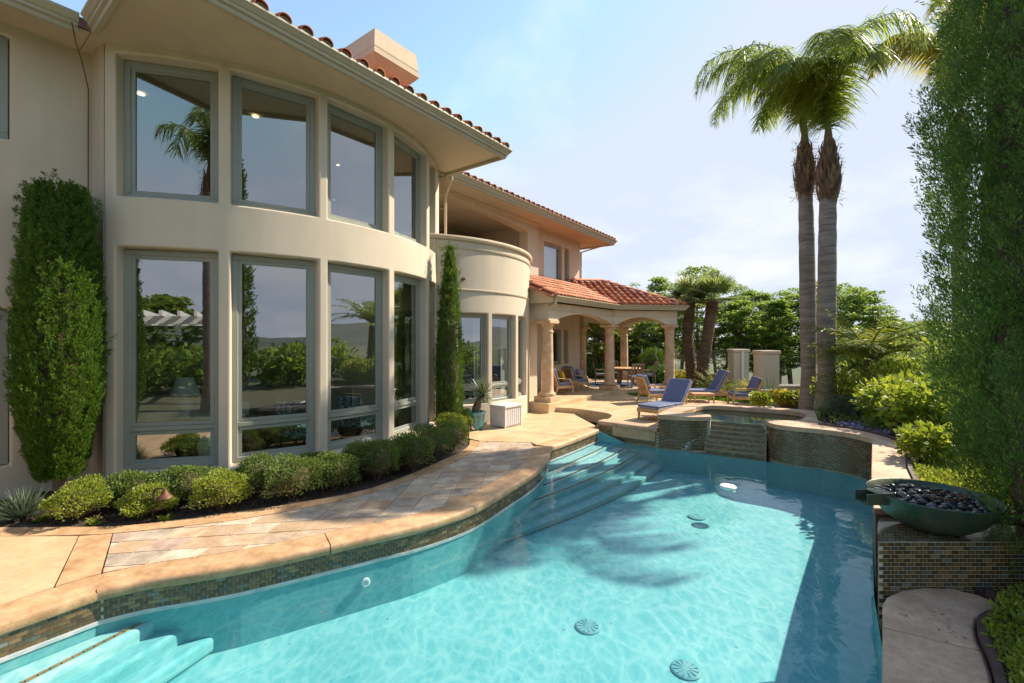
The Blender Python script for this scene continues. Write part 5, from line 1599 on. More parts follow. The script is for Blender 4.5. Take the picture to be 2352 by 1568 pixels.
def bobbin_chair(label, x, y, rz):
    r = empty("upholstered_chair", (x, y, .02), rz); tag(r, label, "chair")
    pad("seat", (0, 0, .42), (.62, .58, .16), r, "damask", pipe=False, r=.05)
    for k in range(3): pad("back_panel", (-.21+.21*k, -.27, .76), (.19, .12, .50), r, "damask", pipe=False, r=.05)
    for k in range(4):
        x_ = -.315+.21*k
        b = MB()
        for j in range(16): b.lathe([(.008, -.018), (.02, -.008), (.02, .008), (.008, .018)], 8, (x_, -.30, .50+j*.036))
        b.build("spool_post", M["bobbin"], r)
    b = MB()
    for j in range(19): b.lathe([(.008, -.018), (.02, -.008), (.02, .008), (.008, .018)], 8, (0, 0, 0), Matrix.Translation((-.325+j*.036, -.30, 1.06)) @ Matrix.Rotation(math.pi/2, 4, 'Y'))
    b.build("spool_rail", M["bobbin"], r)
    for sx_ in (-1, 1):
        for sy_ in (-1, 1): MB().lathe([(.022, 0), (.03, .1), (.02, .16), (.032, .3), (.03, .36)], 10, (sx_*.26, sy_*.24, 0)).build("leg", M["dark_wood"], r)
bobbin_chair("blue patterned spool chair behind the second bay window", -4.15, 8.9, R_(-35))
bobbin_chair("blue patterned spool chair behind the third bay window", -3.35, 9.95, R_(-25))
bobbin_chair("blue patterned spool chair further inside the bay room", -2.85, 11.5, R_(140))
def room_table(label, x, y, w, d, h, rz):
    r = empty("wooden_table", (x, y, .02), rz); tag(r, label, "table")
    bevel(MB().box((0, 0, h-.02), (w, d, .045)).build("table_top", M["dark_wood"], r), .008, 1)
    for sx_ in (-1, 1):
        for sy_ in (-1, 1): MB().lathe([(.035, 0), (.05, .15), (.03, .3), (.05, .5), (.04, h-.04)], 10, (sx_*(w/2-.08), sy_*(d/2-.08), 0)).build("leg", M["dark_wood"], r)
room_table("dark wooden table with books behind the first bay window", -5.5, 8.35, 1.5, .7, .76, R_(12))
room_table("dark wooden table carrying a white bowl behind the second bay window", -4.9, 10.1, 1.4, .9, .74, R_(40))
o = MB().lathe([(.08, 0), (.10, .01), (.20, .07), (.21, .10), (.19, .10), (.09, .03)], 28, (-4.75, 9.95, .79)).build("white_bowl", M["white_paint"], None, True); tag(o, "white ceramic bowl on the table behind the second bay window", "bowl")
for k, (dx, dy, rz, cname) in enumerate(((-.1, 0, .2, "curtain"), (.2, .05, -.3, "damask"), (.45, -.05, .5, "curtain"))):
    o = MB().box((0, 0, 0), (.26, .20, .035)).build("book", M[cname]); o.location = (-5.5+dx, 8.3+dy+dx*.2, .82); o.rotation_euler = (0, 0, rz)
    tag(o, ["pale book lying at the left of the dark table", "blue bound book in the middle of the dark table", "pale book turned askew on the dark table"][k], "book")
o = MB().lathe([(.12, 0), (.14, .02), (.26, .20), (.30, .36), (.26, .52), (.16, .62), (.13, .65), (.16, .68)], 28, (-5.15, 7.95, .02)).build("garden_stool", M["curtain"], None, True)
tag(o, "round cream ceramic stool behind the lowest pane of the first bay window", "stool")
lp = empty("table_lamp", (-6.0, 8.35, .80)); tag(lp, "table lamp with pale cone shade on the dark table", "lamp")
MB().lathe([(.10, 0), (.10, .02), (.05, .05), (.09, .15), (.12, .25), (.06, .36), (.012, .38), (.012, .52)], 20).build("base", M["curtain"], lp, True)
MB().lathe([(.24, .42), (.13, .74)], 24, caps=False).build("lamp_shade", M["curtain"], lp, True)
o = empty("sofa", (-6.7, 9.6, .02), R_(-20)); tag(o, "cream sofa deep behind the first bay window", "sofa")
pad("seat", (0, 0, .35), (2.0, .85, .3), o, "curtain", pipe=False); pad("backrest", (0, .38, .65), (2.0, .22, .5), o, "curtain", pipe=False)
for s in (-1, 1): pad("arm", (s*.95, 0, .5), (.2, .8, .35), o, "curtain", pipe=False)
wc = empty("wing_chair", (-1.45, 12.6, .03), R_(150)); tag(wc, "high backed toile fabric chair behind the drum window", "chair")
pad("seat", (0, 0, .42), (.6, .6, .2), wc, "toile", pipe=False); pad("backrest", (0, -.28, 1.0), (.62, .16, 1.1), wc, "toile", pipe=False, r=.07)
for sx_ in (-1, 1):
    for sy_ in (-1, 1): MB().box((sx_*.25, sy_*.25, .16), (.05, .05, .32)).build("leg", M["dark_wood"], wc)

# ------------------------------------------------------------------ pergola behind the camera, seen mirrored in the bay windows
pg = empty("pergola", (-7.2, -4.3, 0)); tag(pg, "white garden pergola reflected in the first bay window", "pergola")
for x in (-2.0, 2.2):
    for y in (-1.3, 1.3): bevel(MB().box((x, y, 1.4), (.22, .22, 2.8)).build("post", M["white_paint"], pg), .01)
for y in (-1.3, 1.3): MB().box((0, y, 2.92), (7.0, .12, .26)).build("beam", M["white_paint"], pg)
for k in range(15): MB().box((-3.3+k*.47, 0, 3.12), (.08, 3.8, .18)).build("rafter", M["white_paint"], pg)

# ------------------------------------------------------------------ planting
leafmat("cypress_leaf", (.045, .105, .010), (.095, .18, .014), (.15, .23, .02), .32, .6)
leafmat("cypress_near", (.055, .125, .02), (.13, .235, .035), (.24, .34, .045), .34, .55)
leafmat("box_leaf", (.08, .14, .025), (.17, .235, .045), (.27, .29, .06), .30, .5)
leafmat("box_lime", (.15, .21, .025), (.28, .34, .04), (.40, .41, .06), .35, .5)
leafmat("palm_leaf", (.11, .19, .025), (.22, .29, .04), (.33, .34, .06), .6, .4, spec=.6)
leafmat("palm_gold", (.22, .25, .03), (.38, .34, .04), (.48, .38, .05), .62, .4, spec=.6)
leafmat("fan_leaf", (.12, .18, .05), (.24, .29, .08), (.34, .36, .12), .4, .45, spec=.6)
leafmat("tree_leaf", (.09, .17, .025), (.21, .31, .045), (.33, .40, .07), .5, .5)
leafmat("tree_leaf2", (.09, .15, .02), (.20, .26, .04), (.32, .34, .06), .5, .5)
leafmat("lime_leaf", (.12, .19, .015), (.26, .32, .03), (.38, .38, .05), .45, .45)
leafmat("fern_leaf", (.08, .13, .015), (.22, .25, .025), (.34, .31, .04), .4, .5)
leafmat("gold_leaf", (.22, .22, .02), (.42, .36, .03), (.5, .42, .05), .4, .5)
leafmat("cover_leaf", (.11, .18, .015), (.26, .31, .03), (.40, .40, .06), .4, .5)
leafmat("yucca_leaf", (.09, .12, .06), (.20, .23, .12), (.30, .30, .15), .2, .4, spec=.6)
leafmat("grey_leaf", (.07, .10, .06), (.14, .17, .10), None, .25, .6)
leafmat("grass_leaf", (.06, .15, .01), (.13, .26, .02), (.2, .32, .03), .35, .5)
leafmat("house_leaf", (.03, .09, .015), (.07, .17, .03), None, .35, .35)
leafmat("dry_leaf", (.10, .06, .035), (.24, .15, .08), None, .2, .8)
leafmat("flower", (.30, .22, .55), (.5, .42, .7), None, .3, .6)
# ringed palm trunk
def trunkmat(name, a, b, sc, bump):
    m, t, p = _nodes(name); tcn = t.nodes.new("ShaderNodeTexCoord"); L = t.links.new
    mp = t.nodes.new("ShaderNodeMapping"); mp.inputs["Scale"].default_value = (1.0, 1.0, sc); L(tcn.outputs["Object"], mp.inputs[0])
    n1 = t.nodes.new("ShaderNodeTexNoise"); n1.inputs["Scale"].default_value = 1.6; n1.inputs["Detail"].default_value = 7; n1.inputs["Roughness"].default_value = .65; L(mp.outputs[0], n1.inputs["Vector"])
    r = t.nodes.new("ShaderNodeValToRGB"); r.color_ramp.elements[0].position = .35; r.color_ramp.elements[1].position = .65
    r.color_ramp.elements[0].color = (*a, 1); r.color_ramp.elements[1].color = (*b, 1); L(n1.outputs["Fac"], r.inputs[0]); L(r.outputs[0], p.inputs["Base Color"])
    p.inputs["Roughness"].default_value = .9
    bb = t.nodes.new("ShaderNodeBump"); bb.inputs["Strength"].default_value = bump; bb.inputs["Distance"].default_value = .03; L(n1.outputs["Fac"], bb.inputs["Height"]); L(bb.outputs[0], p.inputs["Normal"])
    M[name] = m
trunkmat("palm_trunk", (.13, .105, .085), (.27, .225, .19), 9.0, .6)
trunkmat("date_trunk", (.06, .04, .025), (.16, .10, .055), 5.0, 1.0)

def unit(a): return a/np.maximum(1e-9, np.linalg.norm(a, axis=-1, keepdims=True))
def rdir(n_): return unit(nr.normal(size=(n_, 3)))
def leaf_mesh(name, C, A, B, matn, fold=.15, parent=None):
    """rhombic leaves: base C, axis A (length), half width B"""
    n_ = len(C); Nn = np.cross(A, B); Nn = unit(Nn)*np.linalg.norm(B, axis=1, keepdims=True)*fold
    V = np.empty((n_, 4, 3)); V[:, 0] = C; V[:, 1] = C+A*.5+B+Nn; V[:, 2] = C+A; V[:, 3] = C+A*.5-B+Nn
    F = np.arange(n_*4).reshape(n_, 4)
    return link(name, np_mesh(name, V.reshape(-1, 3), F, M[matn]), parent)
def perp(A):
    r = nr.normal(size=A.shape); r = np.cross(A, r); return unit(r)
def strips_arrays(P, W):
    """P (n,k,3) centre lines, W (n,k,3) half widths"""
    n_, k = P.shape[:2]
    V = np.stack([P-W, P+W], axis=2).reshape(n_, k*2, 3)
    base = (np.arange(n_)*k*2)[:, None]
    F = []
    for j in range(k-1): F.append(np.stack([base[:, 0]+2*j, base[:, 0]+2*j+1, base[:, 0]+2*j+3, base[:, 0]+2*j+2], 1))
    return V.reshape(-1, 3), np.concatenate(F)
def strips(name, Ps, Ws, matn, parent=None):
    V = []; F = []; o_ = 0
    for P, W in zip(Ps, Ws):
        v, f = strips_arrays(P, W); V.append(v); F.append(f+o_); o_ += len(v)
    return link(name, np_mesh(name, np.concatenate(V), np.concatenate(F), M[matn]), parent)

# --- cypress
def cypress(label, x, y, z0, h, rad, nsp, per, leafn="cypress_leaf", spl=.16, ls=.035, top=.10, base_open=0.0, lump=.12, up=1.2, seed=0, trunk=True, group=None, topw=.38, plumes=1.0, pf=.6, pl_len=.5, pl_rad=.1):
    r = empty("cypress_tree", (x, y, z0)); tag(r, label, "cypress", group)
    def R(t, a):
        if base_open == 0: p = np.minimum(1, (t*9+.55))
        else: p = np.minimum(1, .45+t*base_open)
        p = p*np.clip((1-t)/topw, 0, 1)**top if top < 1 else p*(1-t)**(1/top) if False else p*np.clip((1-t)*1.25, 0, 1)**.75
        return rad*p*(1+lump*np.sin(a*3+t*h*1.3+seed)*.5+lump*np.sin(a*7-t*h*2.1+seed*2)*.4+lump*.6*np.sin(a*11+t*h*5.3+seed)*np.sin(t*h*4.1-a*5))
    if trunk: MB().tube([(0, 0, -.1), (0, 0, h*.5), (0, 0, h*.93)], [rad*.16, rad*.10, .012], 10).build("trunk", M["bark"], r)
    # solid twig-brown core: blocks see-through, its dark gaps stand for inner shade
    V = []; na, nz2 = 22, 40
    for j in range(nz2+1):
        t = j/nz2
        for i in range(na):
            a = 2*math.pi*i/na; q = float(R(np.array(.02+t*.95), np.array(a)))*(.56+.05*math.sin(i*5+j*3)); V.append((q*math.cos(a), q*math.sin(a), h*(.02+t*.95)))
    F = [(j*na+i, j*na+(i+1) % na, (j+1)*na+(i+1) % na, (j+1)*na+i) for j in range(nz2) for i in range(na)]
    F += [tuple(range(na-1, -1, -1)), tuple(nz2*na+i for i in range(na))]
    mk("inner_core", V, F, M["twig_core"], r, True)
    t = nr.uniform(.01, .985, nsp); a = nr.uniform(0, 2*math.pi, nsp)
    q = R(t, a)*nr.uniform(.74, 1.0, nsp)
    base = np.stack([q*np.cos(a), q*np.sin(a), t*h], 1)
    outw = np.stack([np.cos(a), np.sin(a), np.zeros(nsp)], 1)
    D = unit(outw*nr.uniform(.35, 1.0, (nsp, 1))+np.array([0, 0, up])+nr.normal(size=(nsp, 3))*.2)
    # most sprays gather into upright plumes
    npl = max(4, int(plumes*h*rad*6.28/(pl_len*pl_rad*1.5))); k_ = int(nsp*pf)
    pt = nr.uniform(.0, .93, npl); pa = nr.uniform(0, 2*math.pi, npl); pq = R(pt, pa)*nr.uniform(.70, .92, npl)
    po_ = np.stack([np.cos(pa), np.sin(pa), np.zeros(npl)], 1); pb_ = np.stack([pq*np.cos(pa), pq*np.sin(pa), pt*h], 1)
    pax = unit(po_*nr.uniform(.02, .20, (npl, 1))+np.array([0, 0, 1.0])+nr.normal(size=(npl, 3))*.10)
    plen_ = pl_len*nr.uniform(.6, 1.25, npl); pr_ = pl_rad*nr.uniform(.7, 1.25, npl)
    ii = nr.integers(0, npl, k_); s_ = nr.uniform(0, 1, k_)**.9
    th = nr.uniform(0, 2*math.pi, k_); e1 = perp(pax[ii]); e2 = np.cross(pax[ii], e1)
    rad2 = e1*np.cos(th)[:, None]+e2*np.sin(th)[:, None]
    base[:k_] = pb_[ii]+pax[ii]*(plen_[ii]*s_)[:, None]+rad2*(pr_[ii]*np.sqrt(nr.uniform(.3, 1, k_))*np.minimum(1, s_*3+.35)*(1-s_)**.55)[:, None]
    base[:k_, 2] = np.minimum(base[:k_, 2], h*1.01)
    D[:k_] = unit(pax[ii]*1.1+rad2*.4+nr.normal(size=(k_, 3))*.15)
    ln = spl*nr.uniform(.6, 1.3, nsp)
    s = nr.uniform(0, 1, (nsp, per)); side = perp(D); nrm = np.cross(D, side)
    ph = nr.uniform(0, 2*math.pi, (nsp, per))
    lat = (side[:, None]*np.cos(ph)[..., None]+nrm[:, None]*np.sin(ph)[..., None])
    wid = (spl*.34)*(1-s*.75)*nr.uniform(.2, 1, (nsp, per))
    C = base[:, None]+D[:, None]*(ln[:, None]*s)[..., None]+lat*wid[..., None]
    A = unit(D[:, None]*1.0+lat*.45+nr.normal(size=(nsp, per, 3))*.2)
    C = C.reshape(-1, 3); A = A.reshape(-1, 3); n_ = len(C)
    sz = ls*nr.uniform(.6, 1.4, (n_, 1))
    leaf_mesh("foliage", C, A*sz*2.2, perp(A)*sz*.30, leafn, parent=r)
    return r
cypress("broad clipped cypress column in the corner beside the curved bay", *H(1.36, 8.93), .22, 4.15, .46, 6500, 28, "cypress_leaf", .11, .018, .2, 2.0, .05, 1.7, 1, topw=.6, pf=.12, pl_len=.5, pl_rad=.08)
cypress("slim pointed cypress between the bay and the balcony drum", -1.50, 10.95, .0, 4.5, .31, 3600, 24, "cypress_leaf", .10, .0145, .7, 6.0, .06, 1.6, 2, topw=.6, pf=.2)
cypress("huge feathery cypress rising beside the near paving", 5.02, 3.92, -.02, 9.6, .93, 10500, 34, "cypress_near", .22, .0175, .2, 6.0, .16, 1.1, 3, pf=.70, plumes=1.7, pl_len=1.2, pl_rad=.19, group="large cypresses beside the copper bowl")
cypress("huge dark cypress standing just behind the nearest one", 5.36, 4.58, .38, 9.8, .74, 5600, 26, "cypress_near", .22, .020, .2, 4.0, .16, 1.1, 4, pf=.70, plumes=1.7, pl_len=1.2, pl_rad=.19, group="large cypresses beside the copper bowl")
cypress("tall pointed cypress reflected in the second bay window", 4.6, -4.6, .0, 10.4, .7, 1300, 10, "cypress_leaf", .3, .075, 1.0, 4.0, .1, 1.4, 5)

# --- clipped bushes
def bush(name, label, cat, x, y, z0, rx, rz, n_, leafn, ls, group=None, stems=True, sq=1.0):
    r = empty(name, (x, y, z0)); tag(r, label, cat, group)
    D = rdir(n_); D[:, 2] = np.abs(D[:, 2])*1.0-.35*(nr.uniform(0, 1, n_) < .45); D = unit(D)
    ph = nr.uniform(0, 6.28)
    lum = 1+.11*np.sin(D[:, 0]*5+ph)+.11*np.sin(D[:, 1]*6+ph*2)+.10*np.sin(D[:, 2]*8+ph)
    q = nr.uniform(.62, 1.04, (n_, 1))**.6*lum[:, None]
    C = D*q*np.array([rx, rx, rz])*sq+np.array([0, 0, rz*.92])
    A = unit(D*.8+np.array([0, 0, .5])+nr.normal(size=(n_, 3))*.45)
    sz = ls*nr.uniform(.6, 1.4, (n_, 1))
    if stems:
        s = MB()
        for k in range(7):
            a = rnd.uniform(0, 6.28); s.tube([(0, 0, -.02), (rx*.3*math.cos(a), rx*.3*math.sin(a), rz*.6), (rx*.62*math.cos(a+.3), rx*.62*math.sin(a+.3), rz*rnd.uniform(.7, 1.3))], [.014, .010, .004], 5)
        s.build("stems", M["bark"], r)
    bm = bmesh.new(); bmesh.ops.create_icosphere(bm, subdivisions=2, radius=1)
    me = bpy.data.meshes.new("inner_core"); bm.to_mesh(me); bm.free(); me.materials.append(M["twig_core"])
    o = link("inner_core", me, r); o.scale = (rx*.66, rx*.66, rz*.66); o.location = (0, 0, rz*.92)  # same solid twig-brown core, fills the see-through inside
    leaf_mesh("foliage", C, A*sz*1.8, perp(A)*sz*.5, leafn, parent=r)
    return r
BX = [(186, 1166, 50, 44, 1, 0), (345, 1165, 50, 34, 1, 0), (302, 1136, 46, 40, 0, 0), (425, 1128, 52, 44, 0, 0), (505, 1142, 48, 42, 1, 0), (592, 1108, 46, 42, 0, 0), (672, 1112, 54, 50, 0, 0), (715, 1080, 36, 32, 0, 0),
      (768, 1094, 45, 42, 0, 0), (828, 1068, 42, 40, 0, 0), (866, 1068, 48, 46, 0, 0), (915, 1052, 40, 36, 0, 0), (948, 1050, 42, 42, 0, 0), (985, 1026, 48, 38, 0, 0), (1038, 1008, 36, 33, 0, 0), (1034, 982, 32, 28, 2, 0), (1068, 972, 19, 24, 2, 0)]
BLAB = {302: "dark round bush behind the yellow leaved plant below the first bay window", 425: "dark round bush below the first bay window beside the last yellow green bush",
        592: "dark round bush below the second bay window next to the pillar", 672: "large dark round bush below the middle of the second bay window",
        715: "small dark round bush pressed against the wall below the second bay window", 768: "dark round bush below the pillar between second and third bay windows",
        828: "dark round bush close to the wall below the third bay window", 866: "large dark round bush below the third bay window near the path light",
        915: "dark round bush behind the path light below the fourth bay window", 948: "dark round bush at the border below the fourth bay window",
        985: "wide dark round bush past the fourth bay window before the lime bushes", 1038: "dark round bush in front of the lime bushes at the bed end",
        186: "yellow green round bush beside the grey lavender mound", 345: "yellow green round bush wrapped round the rusty path light", 505: "yellow green round bush below the pillar between first and second bay windows",
        1034: "lime green round bush beside the foot of the slim cypress", 1068: "small lime green round bush beside the blue planter pot"}
for px, py, rx, rz, kind, _ in BX:
    yb = py+rz*.92
    x, y = G(px, yb, -.03); s_ = y/FPX
    y += rx*s_*.55; x = ray(px)*y; s_ = y/FPX
    bush("round_bush", BLAB[px], "bush", x, y, -.05, rx*s_*1.1, rz*s_*1.1, 4600, "box_leaf" if kind == 0 else "box_lime", .017, "clipped round bushes along the bay")
# loose plants of the bay bed
def tuft(name, label, cat, x, y, z, n_, L, spread, w, leafn, droop=.5, K=4, group=None, parent=None, up=1.0):
    a = nr.uniform(0, 2*math.pi, n_); e = nr.uniform(spread[0], spread[1], n_)
    D = np.stack([np.cos(a)*np.cos(e), np.sin(a)*np.cos(e), np.sin(e)], 1)
    ln = L*nr.uniform(.6, 1.15, n_)
    tt = np.linspace(0, 1, K)
    P = D[:, None]*(ln[:, None]*tt)[..., None]; P[..., 2] -= droop*(ln[:, None]*(tt**2)[None])*np.cos(e)[:, None]
    P += nr.normal(size=(n_, 1, 3))*.02
    S = unit(np.cross(D, np.array([0, 0, 1.0])+nr.normal(size=(n_, 3))*.3))
    Wd = S[:, None]*(w*np.array([.7, 1.0, .75, .08][:K] if K == 4 else np.linspace(1, .1, K)))[None, :, None]
    o = strips(name, [P], [Wd], leafn, parent)
    if parent is None:
        o.location = (x, y, z); tag(o, label, cat, group)
    return o
x, y = G(52, 1192, -.03)
tuft("lavender", "grey green lavender mound at the near left end of the bay bed", "plant", x, y, -.03, 420, .42, (.3, 1.4), .006, "grey_leaf", .15)
def broad(name, label, cat, x, y, z0, rx, rz, n_, ls, leafn, group=None, parent=None, wide=.34, zc=.9, shell=.45):
    D = rdir(n_); D[:, 2] = D[:, 2]*.9
    q = nr.uniform(shell, 1.0, (n_, 1))
    C = D*q*np.array([rx, rx, rz])+np.array([0, 0, rz*zc])
    C[:, 2] = np.maximum(C[:, 2], .03)
    A = unit(D*.9+np.array([0, 0, .1])+nr.normal(size=(n_, 3))*.5)
    sz = ls*nr.uniform(.55, 1.35, (n_, 1))
    o = leaf_mesh("foliage" if parent else name, C, A*sz, perp(A)*sz*wide, leafn, .3, parent)
    return o
def shrub(name, label, cat, x, y, z0, rx, rz, n_, ls, leafn, group=None, wide=.34, shell=.3):
    r = empty(name, (x, y, z0)); tag(r, label, cat, group)
    s = MB()
    for k in range(9):
        a = rnd.uniform(0, 6.28); b = rnd.uniform(.3, .8)
        s.tube([(0, 0, -.05), (rx*.3*math.cos(a), rx*.3*math.sin(a), rz*.7), (rx*b*math.cos(a+.2), rx*b*math.sin(a+.2), rz*rnd.uniform(1.1, 1.7))], [.016, .011, .004], 5)
    s.build("stems", M["bark"], r)
    broad("foliage", None, None, 0, 0, 0, rx, rz, n_, ls, leafn, None, r, wide, shell=shell)
    return r
x, y = G(290, 1168, -.03); shrub("young_hydrangea", "yellow leaved young plant among the round bushes by the first bay window", "plant", x, y, -.03, .17, .17, 70, .10, "lime_leaf", wide=.3)
for k, (px, py) in enumerate(((98, 1196), (215, 1206), (380, 1198), (330, 1190))):
    x, y = G(px, py, -.03); tuft("small_seedling", "tiny green seedling in the soil of the bay bed", "plant", x, y, -.03, 40, .12, (.2, 1.2), .014, "lime_leaf", .3, group="seedlings in the bay bed")

# --- queen palms
def frond_arrays(base, az, e0, L, curl, nl, ll, lw, hang=.75, K=5, twist=.35, cexp=1.3):
    n_ = 22; t = np.linspace(0, 1, n_)
    el = e0-curl*t**cexp
    dx = np.cos(el)*math.cos(az); dy = np.cos(el)*math.sin(az); dz = np.sin(el)
    d = np.stack([dx, dy, dz], 1)
    pts = np.array(base)+np.concatenate([np.zeros((1, 3)), np.cumsum(d[:-1]*(L/(n_-1)), 0)])
    u = np.sort(nr.uniform(.16, 1.0, nl)); idx = np.clip((u*(n_-1)).astype(int), 0, n_-2); fr = (u*(n_-1)-idx)[:, None]
    P0 = pts[idx]*(1-fr)+pts[idx+1]*fr; T = d[idx]
    S = np.cross(T, np.array([0, 0, 1.0])); S = unit(S); Nn = unit(np.cross(S, T))
    sg = np.where(np.arange(nl) % 2 == 0, 1, -1)[:, None]
    D = unit(S*sg*nr.uniform(.55, 1, (nl, 1))+T*nr.uniform(.25, .75, (nl, 1))+Nn*nr.uniform(-.35, .45, (nl, 1)))
    ln = ll*np.sin(np.pi*np.clip(u*.86+.12, 0, 1))**.6*nr.uniform(.75, 1.1, nl)
    tt = np.linspace(0, 1, K)
    P = P0[:, None]+D[:, None]*(ln[:, None]*tt)[..., None]
    P[..., 2] -= hang*ln[:, None]*(tt**1.8)[None]*nr.uniform(.6, 1.25, (nl, 1))
    shr = 1-.22*(tt**2)[None, :, None]; P = P0[:, None]*(1-shr)*0+P
    Wd = unit(np.cross(D, Nn)+nr.normal(size=(nl, 3))*twist)
    prof = np.interp(tt, [0, .25, .7, 1], [.6, 1, .7, .06])
    return pts, P, Wd[:, None]*(lw*prof)[None, :, None]
def palm(label, x, y, z0, hz, r0, crown, leafn="palm_leaf", lean=(0, 0), nl=150, ll=.62, lw=.012, boots=True, cat="palm tree", group=None, trunkn="palm_trunk", belly=.12, fr=None, K=5, L=2.9, spear=.5):
    r = empty("palm_tree", (x, y, z0)); tag(r, label, cat, group)
    pts = []; rr_ = []
    for k in range(26):
        t = k/25
        pts.append((lean[0]*t**1.5, lean[1]*t**1.5, hz*t))
        rr_.append(r0*(1.25-.45*min(1, t*7) if t < .14 else .80+belly*math.sin(math.pi*min(1, t*1.15))+.0)*(1 if t < .92 else 1-.35*(t-.92)/.08)+.006*math.sin(k*2.7))
    smooth_by_angle(MB().tube(pts, rr_, 20).build("trunk", M[trunkn], r), 60)
    top = Vector(pts[-1])
    if boots:
        b = MB()
        for k in range(95):
            t = k/95; a = k*2.4; zz_ = hz-1.25+1.25*t; rad_ = r0*(.82+.55*math.sin(math.pi*min(1, t*1.1+.08)))
            p0 = Vector((top.x+rad_*.8*math.cos(a), top.y+rad_*.8*math.sin(a), zz_)); p1 = p0+Vector((math.cos(a)*.05, math.sin(a)*.05, .22+.16*rnd.random())); p2 = p1+Vector((math.cos(a)*rnd.uniform(-.06, .08), math.sin(a)*rnd.uniform(-.06, .08), .14))
            tang = Vector((-math.sin(a), math.cos(a), 0))*rnd.uniform(.03, .065); o_ = len(b.V)
            b.add([p0-tang, p0+tang, p1-tang*.8, p1+tang*.8, p2-tang*.2, p2+tang*.25], [(0, 1, 3, 2), (2, 3, 5, 4)])
        b.build("leaf_boots", M["dry_leaf"], r)
        cr = top+Vector((0, 0, -.15))
        MB().tube([cr, cr+Vector((0, 0, .5)), cr+Vector((0, 0, 1.1))], [r0*.62, r0*.5, r0*.22], 12).build("crown_shaft", M["dry_leaf"], r)
        f_ = 260; a = nr.uniform(0, 6.28, f_); zz_ = nr.uniform(-1.2, .4, f_)
        C = np.stack([top.x+r0*1.0*np.cos(a), top.y+r0*1.0*np.sin(a), top.z+zz_], 1); A = unit(np.stack([np.cos(a), np.sin(a), nr.uniform(-.8, .6, f_)], 1)+nr.normal(size=(f_, 3))*.4)*nr.uniform(.08, .24, (f_, 1))
        stuff(leaf_mesh("fibre", C, A, perp(A)*.006, "dry_leaf", parent=r))
    Ps, Ws = [], []; rach = MB()
    for (az, e0, Lf, curl) in crown:
        base = top+Vector((0, 0, spear*rnd.uniform(.4, 1.2)))
        p, P, Wd = frond_arrays(tuple(base), az, e0, L*Lf, curl, nl, ll, lw, K=K, hang=.95 if boots else .25, cexp=2.0 if boots else 1.3)
        rach.tube([tuple(q) for q in p[::2]], [max(.006, .034*(1-i/len(p[::2]))) for i in range(len(p[::2]))], 6); Ps.append(P); Ws.append(Wd)
    rach.build("rachis", M["fan_leaf"], r, True)
    strips("fronds", Ps, Ws, leafn, r)
    return r
WEST = math.pi
def queen_crown(n_, bias=WEST, seed=1):
    q = random.Random(seed); o = []
    for k in range(n_):
        az = bias+q.gauss(0, .95) if k % 4 else q.uniform(0, 6.28)
        e0 = q.uniform(1.42, 1.58); o.append((az, e0, q.uniform(.78, 1.1), q.uniform(2.7, 3.6)))
    return o
Xa = ray(1858)*12.7
palm("tall queen palm with ringed grey trunk, the slimmer of the pair behind the spa", Xa, 12.7, .3, 7.1, .215, queen_crown(13, math.pi*1.0, 3), lean=(-.12, 0), nl=260, ll=.75, lw=.014, L=4.7, group="queen palm pair")
Xb = ray(1898)*12.0
palm("tall queen palm with ringed grey trunk, the thicker of the pair behind the spa", Xb, 12.0, .4, 6.65, .235, [q for q in queen_crown(16, math.pi*.95, 8) if math.cos(q[0]) < .35], lean=(.05, 0), nl=260, ll=.75, lw=.014, L=3.8, group="queen palm pair")
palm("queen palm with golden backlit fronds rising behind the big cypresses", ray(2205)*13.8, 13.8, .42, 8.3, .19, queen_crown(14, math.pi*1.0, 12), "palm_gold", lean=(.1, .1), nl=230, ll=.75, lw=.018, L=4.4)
palm("queen palm reflected in the upper bay windows", -5.3, -1.2, .0, 7.2, .24, queen_crown(12, 1.0, 5), nl=130, ll=.7, lw=.018, L=2.8)
# --- pygmy date palms of the bed
def date_crown(n_, seed): 
    q = random.Random(seed); return [(q.uniform(0, 6.28), q.uniform(.25, 1.2), q.uniform(.7, 1.1), q.uniform(.6, 1.35)) for k in range(n_)]
for k, (px, Y, hz, lab) in enumerate(((1985, 11.2, 1.35, "date palm with arching feather fronds behind the walk edging"), (2022, 11.6, 1.2, "smaller date palm leaning beside the first one in the bed"))):
    palm(lab, ray(px)*Y, Y, .4, hz, .11, date_crown(18, 20+k), "palm_leaf" if k else "fern_leaf", lean=(.1-.2*k, 0), nl=96, ll=.40, lw=.014, boots=False, trunkn="date_trunk", L=1.45, K=3, spear=.2)
palm("broad date palm in the garden bed, mirrored in the third bay window", 11.5, 8.6, .4, 2.6, .20, date_crown(30, 31), "palm_leaf", nl=80, ll=.42, lw=.016, boots=False, trunkn="date_trunk", L=2.2, K=3, spear=.2)
